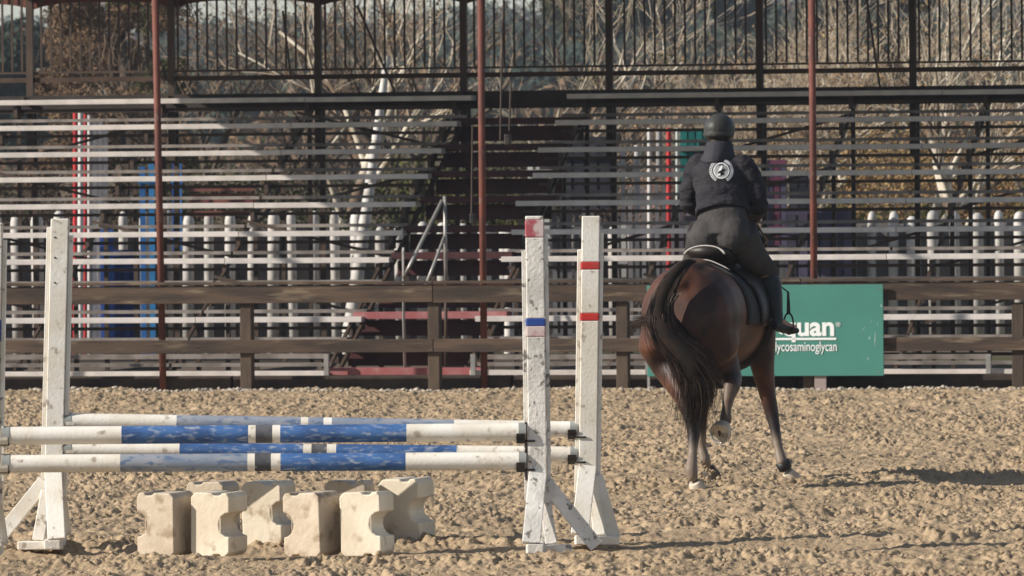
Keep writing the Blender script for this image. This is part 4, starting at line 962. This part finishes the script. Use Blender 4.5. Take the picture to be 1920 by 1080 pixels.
# leaf clouds: small double triangles spread through clumps
def leaves(name, cl, per, size, m, label=None, cat=None, kind='stuff', par=None, squash=.8):
    """cl: array of clump centres+radius (n,4)"""
    n_ = len(cl) * per; c = np.repeat(cl, per, 0)
    d = rng.normal(size=(n_, 3)); d /= np.linalg.norm(d, axis=1)[:, None]; d *= (rng.uniform(0, 1, n_) ** .45)[:, None] * c[:, 3:4]; d[:, 2] *= squash
    p = c[:, :3] + d; a = rng.normal(size=(n_, 3)); a /= np.linalg.norm(a, axis=1)[:, None]; b_ = np.cross(a, rng.normal(size=(n_, 3))); b_ /= np.linalg.norm(b_, axis=1)[:, None]
    s = (size * rng.uniform(.5, 1.4, n_))[:, None]
    v = np.stack([p - a * s, p + b_ * s * .6, p + a * s, p - b_ * s * .6], 1).reshape(-1, 3); q = np.arange(n_ * 4).reshape(-1, 4)
    me = np_mesh(name, v, q); me.materials.append(m); o = bpy.data.objects.new(name, me); C.objects.link(o)
    if par: o.parent = par
    tag(o, label, cat, kind=kind); return o
olive = mat('olive_foliage', (.055, .058, .025), (.09, .085, .035), .5, .9, spec=.05); brown = mat('dry_brown_foliage', (.20, .13, .08), (.13, .085, .052), .6, .9, spec=.05)
blueg = mat('distant_dark_green', (.038, .055, .046), (.06, .07, .05), .1, .9, spec=.05); gold = mat('golden_dry_leaves', (.30, .21, .10), (.22, .13, .06), .6, .9, spec=.05); yell = mat('yellow_green_leaves', (.13, .125, .045), (.08, .08, .03), .8, .9, spec=.05)
def scatter(n_, y0, y1, rr, zo=.5, xr=.08, xo=8):
    y = rng.uniform(y0, y1, n_); x = rng.uniform(-1, 1, n_) * (y * xr + xo); r = rng.uniform(*rr, n_)
    return np.stack([x, y, hill_h(x, y) + r * zo, r], 1)
leaves('far_scrub', scatter(420, 300, 900, (1.6, 4.0)), 240, .30, blueg, 'dark bluish scrub and oaks covering the far hillside', 'scrub')
leaves('far_scrub', scatter(260, 240, 800, (1.2, 3.0)), 200, .24, brown, 'brown leafless scrub patches on the far hillside', 'scrub')
leaves('hillside_bushes', scatter(60, 150, 300, (.8, 1.5)), 500, .07, olive, 'olive green bushes at the foot of the hill', 'bushes')
leaves('hillside_bushes', scatter(90, 140, 260, (.6, 1.2)), 500, .06, brown, 'dry brown bushes at the foot of the hill', 'bushes')
dkb = mat('dark_brush', (.055, .040, .028), (.032, .025, .02), .6, .9, spec=.05); dkg = mat('dark_green_brush', (.028, .032, .018), (.045, .045, .022), .6, .9, spec=.05)
def undergrowth(px0, px1, Y0_, Y1_, n_, r, m, label, per=160, sz=.10, zt=2.2):
    xs = rng.uniform(0, 1, n_); y = rng.uniform(Y0_, Y1_, n_); x = (px0 + (px1 - px0) * xs - 960) / F * y; rr = rng.uniform(*r, n_)
    z = rng.uniform(0, 1, n_) * zt + hill_h(x, y) * (y > 118)
    return leaves('undergrowth', np.stack([x, y, z, rr], 1), per, sz, m, label, 'undergrowth')
undergrowth(1480, 2050, 98, 122, 80, (.4, .9), gold, 'golden dry undergrowth seen between the benches on the right', zt=2.7, per=700, sz=.028)
undergrowth(-150, 2050, 112, 140, 110, (.5, 1.0), dkb, 'brown undergrowth behind the whole stand', zt=1.9, sz=.035, per=700)
undergrowth(250, 1000, 96, 112, 60, (.4, .9), dkg, 'dark green undergrowth behind the left bleachers', zt=2.0, sz=.03, per=700)
undergrowth(750, 1000, 100, 112, 14, (.3, .6), yell, 'yellow-green leafy sprays behind the red steps', zt=2.8, sz=.03, per=500)
undergrowth(1580, 2000, 100, 112, 22, (.3, .6), yell, 'yellow-green sunlit leaves low behind the right bleachers', zt=1.8, sz=.03, per=500)
undergrowth(1050, 1500, 125, 150, 40, (.5, 1.0), mat('reddish_dry_brush', (.24, .14, .10), (.16, .09, .065), .8, .9), 'reddish dry brush above the rider', zt=2.2, sz=.035, per=500)

# ---------------------------------------------------------------- bare pale-barked trees
bark = mat('pale_sycamore_bark', (.60, .54, .44), (.28, .23, .16), 2.2, .85, .4, 20, c3=(.13, .09, .06), s3=1.1, lo3=.52, hi3=.62)
twig = mat('dry_twigs', (.52, .43, .32), (.28, .21, .14), 1.0, .9); bark2 = mat('brown_bark', (.10, .075, .055), (.06, .045, .035), 3, .9)
twd = mat('brown_twigs', (.30, .22, .15), (.15, .11, .075), 1.0, .9)
def tree(px, Y, rad, hgt, lean, label, seed, bm_=bark, tw=twig, nb=6, leafm=None, nleaf=0, spread=.75, maxd=5):
    rnd = random.Random(seed); base = P(px, 600, Y); base.z = 0
    if Y > 118: base.z = float(hill_h(np.array([base.x]), np.array([Y]))[0])
    t = empty('bare_tree', (base.x, Y, base.z), 0, label, 'tree', 'bare trees behind the bleachers')
    T = MB(); W = MB(); tips = []
    def grow(p, d, L, r, dep):
        k = 5; pts = [p]; rs = [r]; q = p
        for i in range(k):
            d = (d + Vector((rnd.gauss(0, .13), rnd.gauss(0, .13), rnd.gauss(.03, .10)))).normalized(); q = q + d * L / k; pts.append(q); rs.append(max(r * (1 - .48 * (i + 1) / k), .0035))
        (T if dep < 3 else W).loft(pts, rs, 9 if dep == 0 else (6 if dep < 3 else 3), caps=False)
        if dep >= maxd - 1: tips.append(q)
        if dep == maxd: return
        nc = nb if dep == 0 else (4 if dep < 3 else rnd.choice((3, 4, 4)))
        for i in range(nc):
            f = rnd.uniform(.35, 1.0) if dep else (.45 + .55 * i / nc); j = min(int(f * k), k - 1); pp = pts[j].lerp(pts[j + 1], f * k - j if f < 1 else 1)
            a = rnd.uniform(0, 6.28); s = rnd.uniform(.45, 1.0) * (spread + .3)
            nd = (d + Vector((math.cos(a) * s, math.sin(a) * s, rnd.uniform(-.15, .4)))).normalized()
            grow(pp, nd, L * rnd.uniform(.52, .78), max(rs[min(j + 1, k)] * rnd.uniform(.5, .72), .004), dep + 1)
    grow(Vector((0, 0, -.1)), Vector((lean, 0, 1)).normalized(), hgt, rad, 0)
    T.build('trunk', bm_, t, smooth=True, fix=False); W.build('crown', tw, t, fix=False)
    if leafm:
        tp = [rnd.choice(tips) for _ in range(nleaf)]; leaves('leaves', np.array([[p.x, p.y, p.z, .25] for p in tp]), 16, .026, leafm, None, None, None, t)
    return t
tree(655, 101, .13, 3.4, -.12, 'pale tree with a forked trunk left of the leaning white mast', 3, leafm=brown, nleaf=60, maxd=4)
tree(835, 106, .15, 3.2, .05, 'slender pale tree between the mast and the middle rust post', 5, bm_=bark2, tw=twd, leafm=brown, nleaf=80, maxd=4, nb=5)
tree(935, 100, .10, 3.2, .25, 'thin pale tree leaning right behind the middle rust post', 8, leafm=olive, nleaf=40, maxd=4)
tree(450, 108, .13, 2.8, .1, 'small bare tree with reddish leftover leaves between the first two rear posts', 12, tw=twd, bm_=bark2, leafm=brown, nleaf=60, maxd=4)
tree(1500, 99, .08, 2.2, -.2, 'dense twiggy bare tree just left of the third rust post', 21, nb=8, leafm=gold, nleaf=70, spread=1.0)
tree(1620, 104, .14, 2.8, -.45, 'bare pale tree leaning left, right of the third rust post', 25, nb=7, leafm=gold, nleaf=60)
tree(1705, 100, .11, 2.8, .05, 'bare pale tree behind the thick rear post on the right', 31, nb=6, leafm=gold, nleaf=30, maxd=4)
tree(1815, 98, .11, 3.0, .06, 'bare tree with the brightest white trunk near the right edge', 37, nb=6, maxd=4)
tree(1895, 103, .12, 3.0, .15, 'bare tree at the right edge of the picture', 41, nb=7, leafm=gold, nleaf=60, maxd=4)
tree(1425, 112, .09, 2.6, .2, 'bare twiggy tree above the rider\'s helmet', 44, nb=7, leafm=brown, nleaf=30, spread=1.0, maxd=4)
tree(1070, 118, .12, 2.8, .1, 'brownish bare tree above the tall white standards', 47, bm_=bark2, leafm=brown, nleaf=20, maxd=3, tw=twd)
tree(760, 125, .12, 3.2, -.1, 'far bare brown tree above the red steps', 52, bm_=bark2, leafm=brown, nleaf=30, maxd=3, tw=twd)
tree(560, 122, .12, 3.0, .1, 'far bare brown tree left of the second rear post', 55, bm_=bark2, leafm=brown, nleaf=30, maxd=3, tw=twd)
def leafy(px, Y, h, r, m, label, seed, per=1800, sz=.028, n_=26):
    rnd = np.random.default_rng(seed); base = P(px, 600, Y); z0 = float(hill_h(np.array([base.x]), np.array([Y]))[0]) if Y > 118 else 0
    t = empty('leafy_tree', (base.x, Y, z0), 0, label, 'tree'); g = MB(); g.loft([(0, 0, -.1), (.05, 0, h * .45), (0, 0, h * .8)], [.16, .11, .04], 8); g.build('trunk', bark2, t, smooth=True)
    a = rnd.uniform(0, 6.28, n_); rr = rnd.uniform(0, 1, n_) ** .5 * r; z = h * rnd.uniform(.4, 1, n_)
    leaves('crown', np.stack([np.cos(a) * rr, np.sin(a) * rr, z, r * rnd.uniform(.25, .5, n_)], 1), per, sz, m, None, None, None, t)
leafy(235, 128, 6.4, 1.1, brown, 'rounded brown tree in the left part of the view above the benches', 1)
leafy(150, 135, 5.4, .9, brown, 'lower russet tree left of the rounded brown tree', 2)
leafy(60, 210, 5.2, 1.8, blueg, 'dark bluish-green tree at the far left', 3, sz=.09)
leafy(1265, 330, 11.5, 3.6, blueg, 'big dark evergreen on the hill above the house roof', 4, sz=.15)
leafy(1130, 360, 10, 3, olive, 'olive green tree on the hill left of the dark evergreen', 6, sz=.15)
leafy(275, 150, 7.2, .9, olive, 'narrow olive tree beside the first rust post', 7)
leafy(1600, 300, 8.5, 3, blueg, 'dark tree far away on the right above the railing', 9, sz=.15)

# ---------------------------------------------------------------- houses on the hill
hw = mat('pale_stucco', (.55, .53, .49), (.48, .46, .42), .5, .8); hr_ = mat('brown_shingle_roof', (.17, .115, .085), (.12, .08, .06), .8, .9); win = mat('dark_glass', (.03, .035, .04), rough=.2)
def house(px, py, Y, w_, d_, h_, label, rm=None, wn=4):
    b_ = P(px, py, Y); o = empty('house', b_, random.uniform(-.2, .2), label, 'house')
    m = MB(); m.box((0, 0, h_ / 2 - 1), (w_, d_, h_ + 2)); m.build('wall', hw, o)
    m = MB(); e = .5; hh = h_ * .75
    m.add([(-w_ / 2 - e, -d_ / 2 - e, h_), (w_ / 2 + e, -d_ / 2 - e, h_), (w_ / 2 + e, d_ / 2 + e, h_), (-w_ / 2 - e, d_ / 2 + e, h_), (-w_ * .22, 0, h_ + hh), (w_ * .22, 0, h_ + hh)],
          [(0, 1, 5, 4), (1, 2, 5), (2, 3, 4, 5), (3, 0, 4), (3, 2, 1, 0)]); m.build('roof', rm or hr_, o)
    for i in range(wn):
        x = -w_ / 2 + w_ * (i + .5) / wn; m = MB(); m.box((x, -d_ / 2 - .01, h_ * .5), (w_ / wn * .5, .08, h_ * .5)); m.build('window', win, o)
house(1225, 86, 520, 4.6, 5, 1.0, 'low white house with a broad brown hip roof on the hillside', wn=4)
house(205, 24, 900, 5, 5, .9, 'small white house high on the hill at the upper left', wn=3)
house(168, 26, 880, 1.6, 3, .9, 'tiny bright white building left of the house at the upper left', wn=1)
house(232, 90, 500, 1.6, 3, .55, 'small pale yellow shed on the hillside left of the first rust post', wn=2)
house(90, 112, 300, 1.2, 2, .3, 'low pale hut at the far left above the bench', wn=1)
house(1660, 14, 800, 4.5, 5, .8, 'distant pale house at the top right', wn=3)
for px, py, Y, w_ in ((1110, 84, 560, 2.2), (1140, 90, 540, 1.2), (985, 40, 640, 1.6), (1290, 92, 520, 1.6)):
    b_ = P(px, py, Y); m = MB(); m.box((0, 0, .2), (w_, 1.6, .35)); m.prism([(-w_ * .32, .37), (w_ * .3, .37), (w_ * .2, .62), (-w_ * .2, .62)], -.7, .7, 'y')
    o = m.build('distant_car', cm((.5, .5, .52)), None, bevel=.05); o.location = b_; tag(o, {1110: 'pale vehicle parked left of the brown-roofed house, larger one', 1140: 'small pale vehicle nearest the left corner of the brown-roofed house', 985: 'pale vehicle alone high on the hill in the centre', 1290: 'pale vehicle right of the brown-roofed house'}[px], 'vehicle')
# ---------------------------------------------------------------- haze
hz = MB(); hz.box((0, 700, 21.5), (900, 1460, 45.1)); hzm = bpy.data.materials.new('haze_air'); hzm.use_nodes = True; n = hzm.node_tree.nodes; n.clear()
ou = n.new('ShaderNodeOutputMaterial'); pv = n.new('ShaderNodeVolumePrincipled'); pv.inputs['Density'].default_value = .00025; pv.inputs['Color'].default_value = (.80, .87, 1, 1)
pv.inputs['Anisotropy'].default_value = .2; hzm.node_tree.links.new(pv.outputs[0], ou.inputs['Volume']); o = hz.build('haze', hzm); tag(o, kind='stuff')
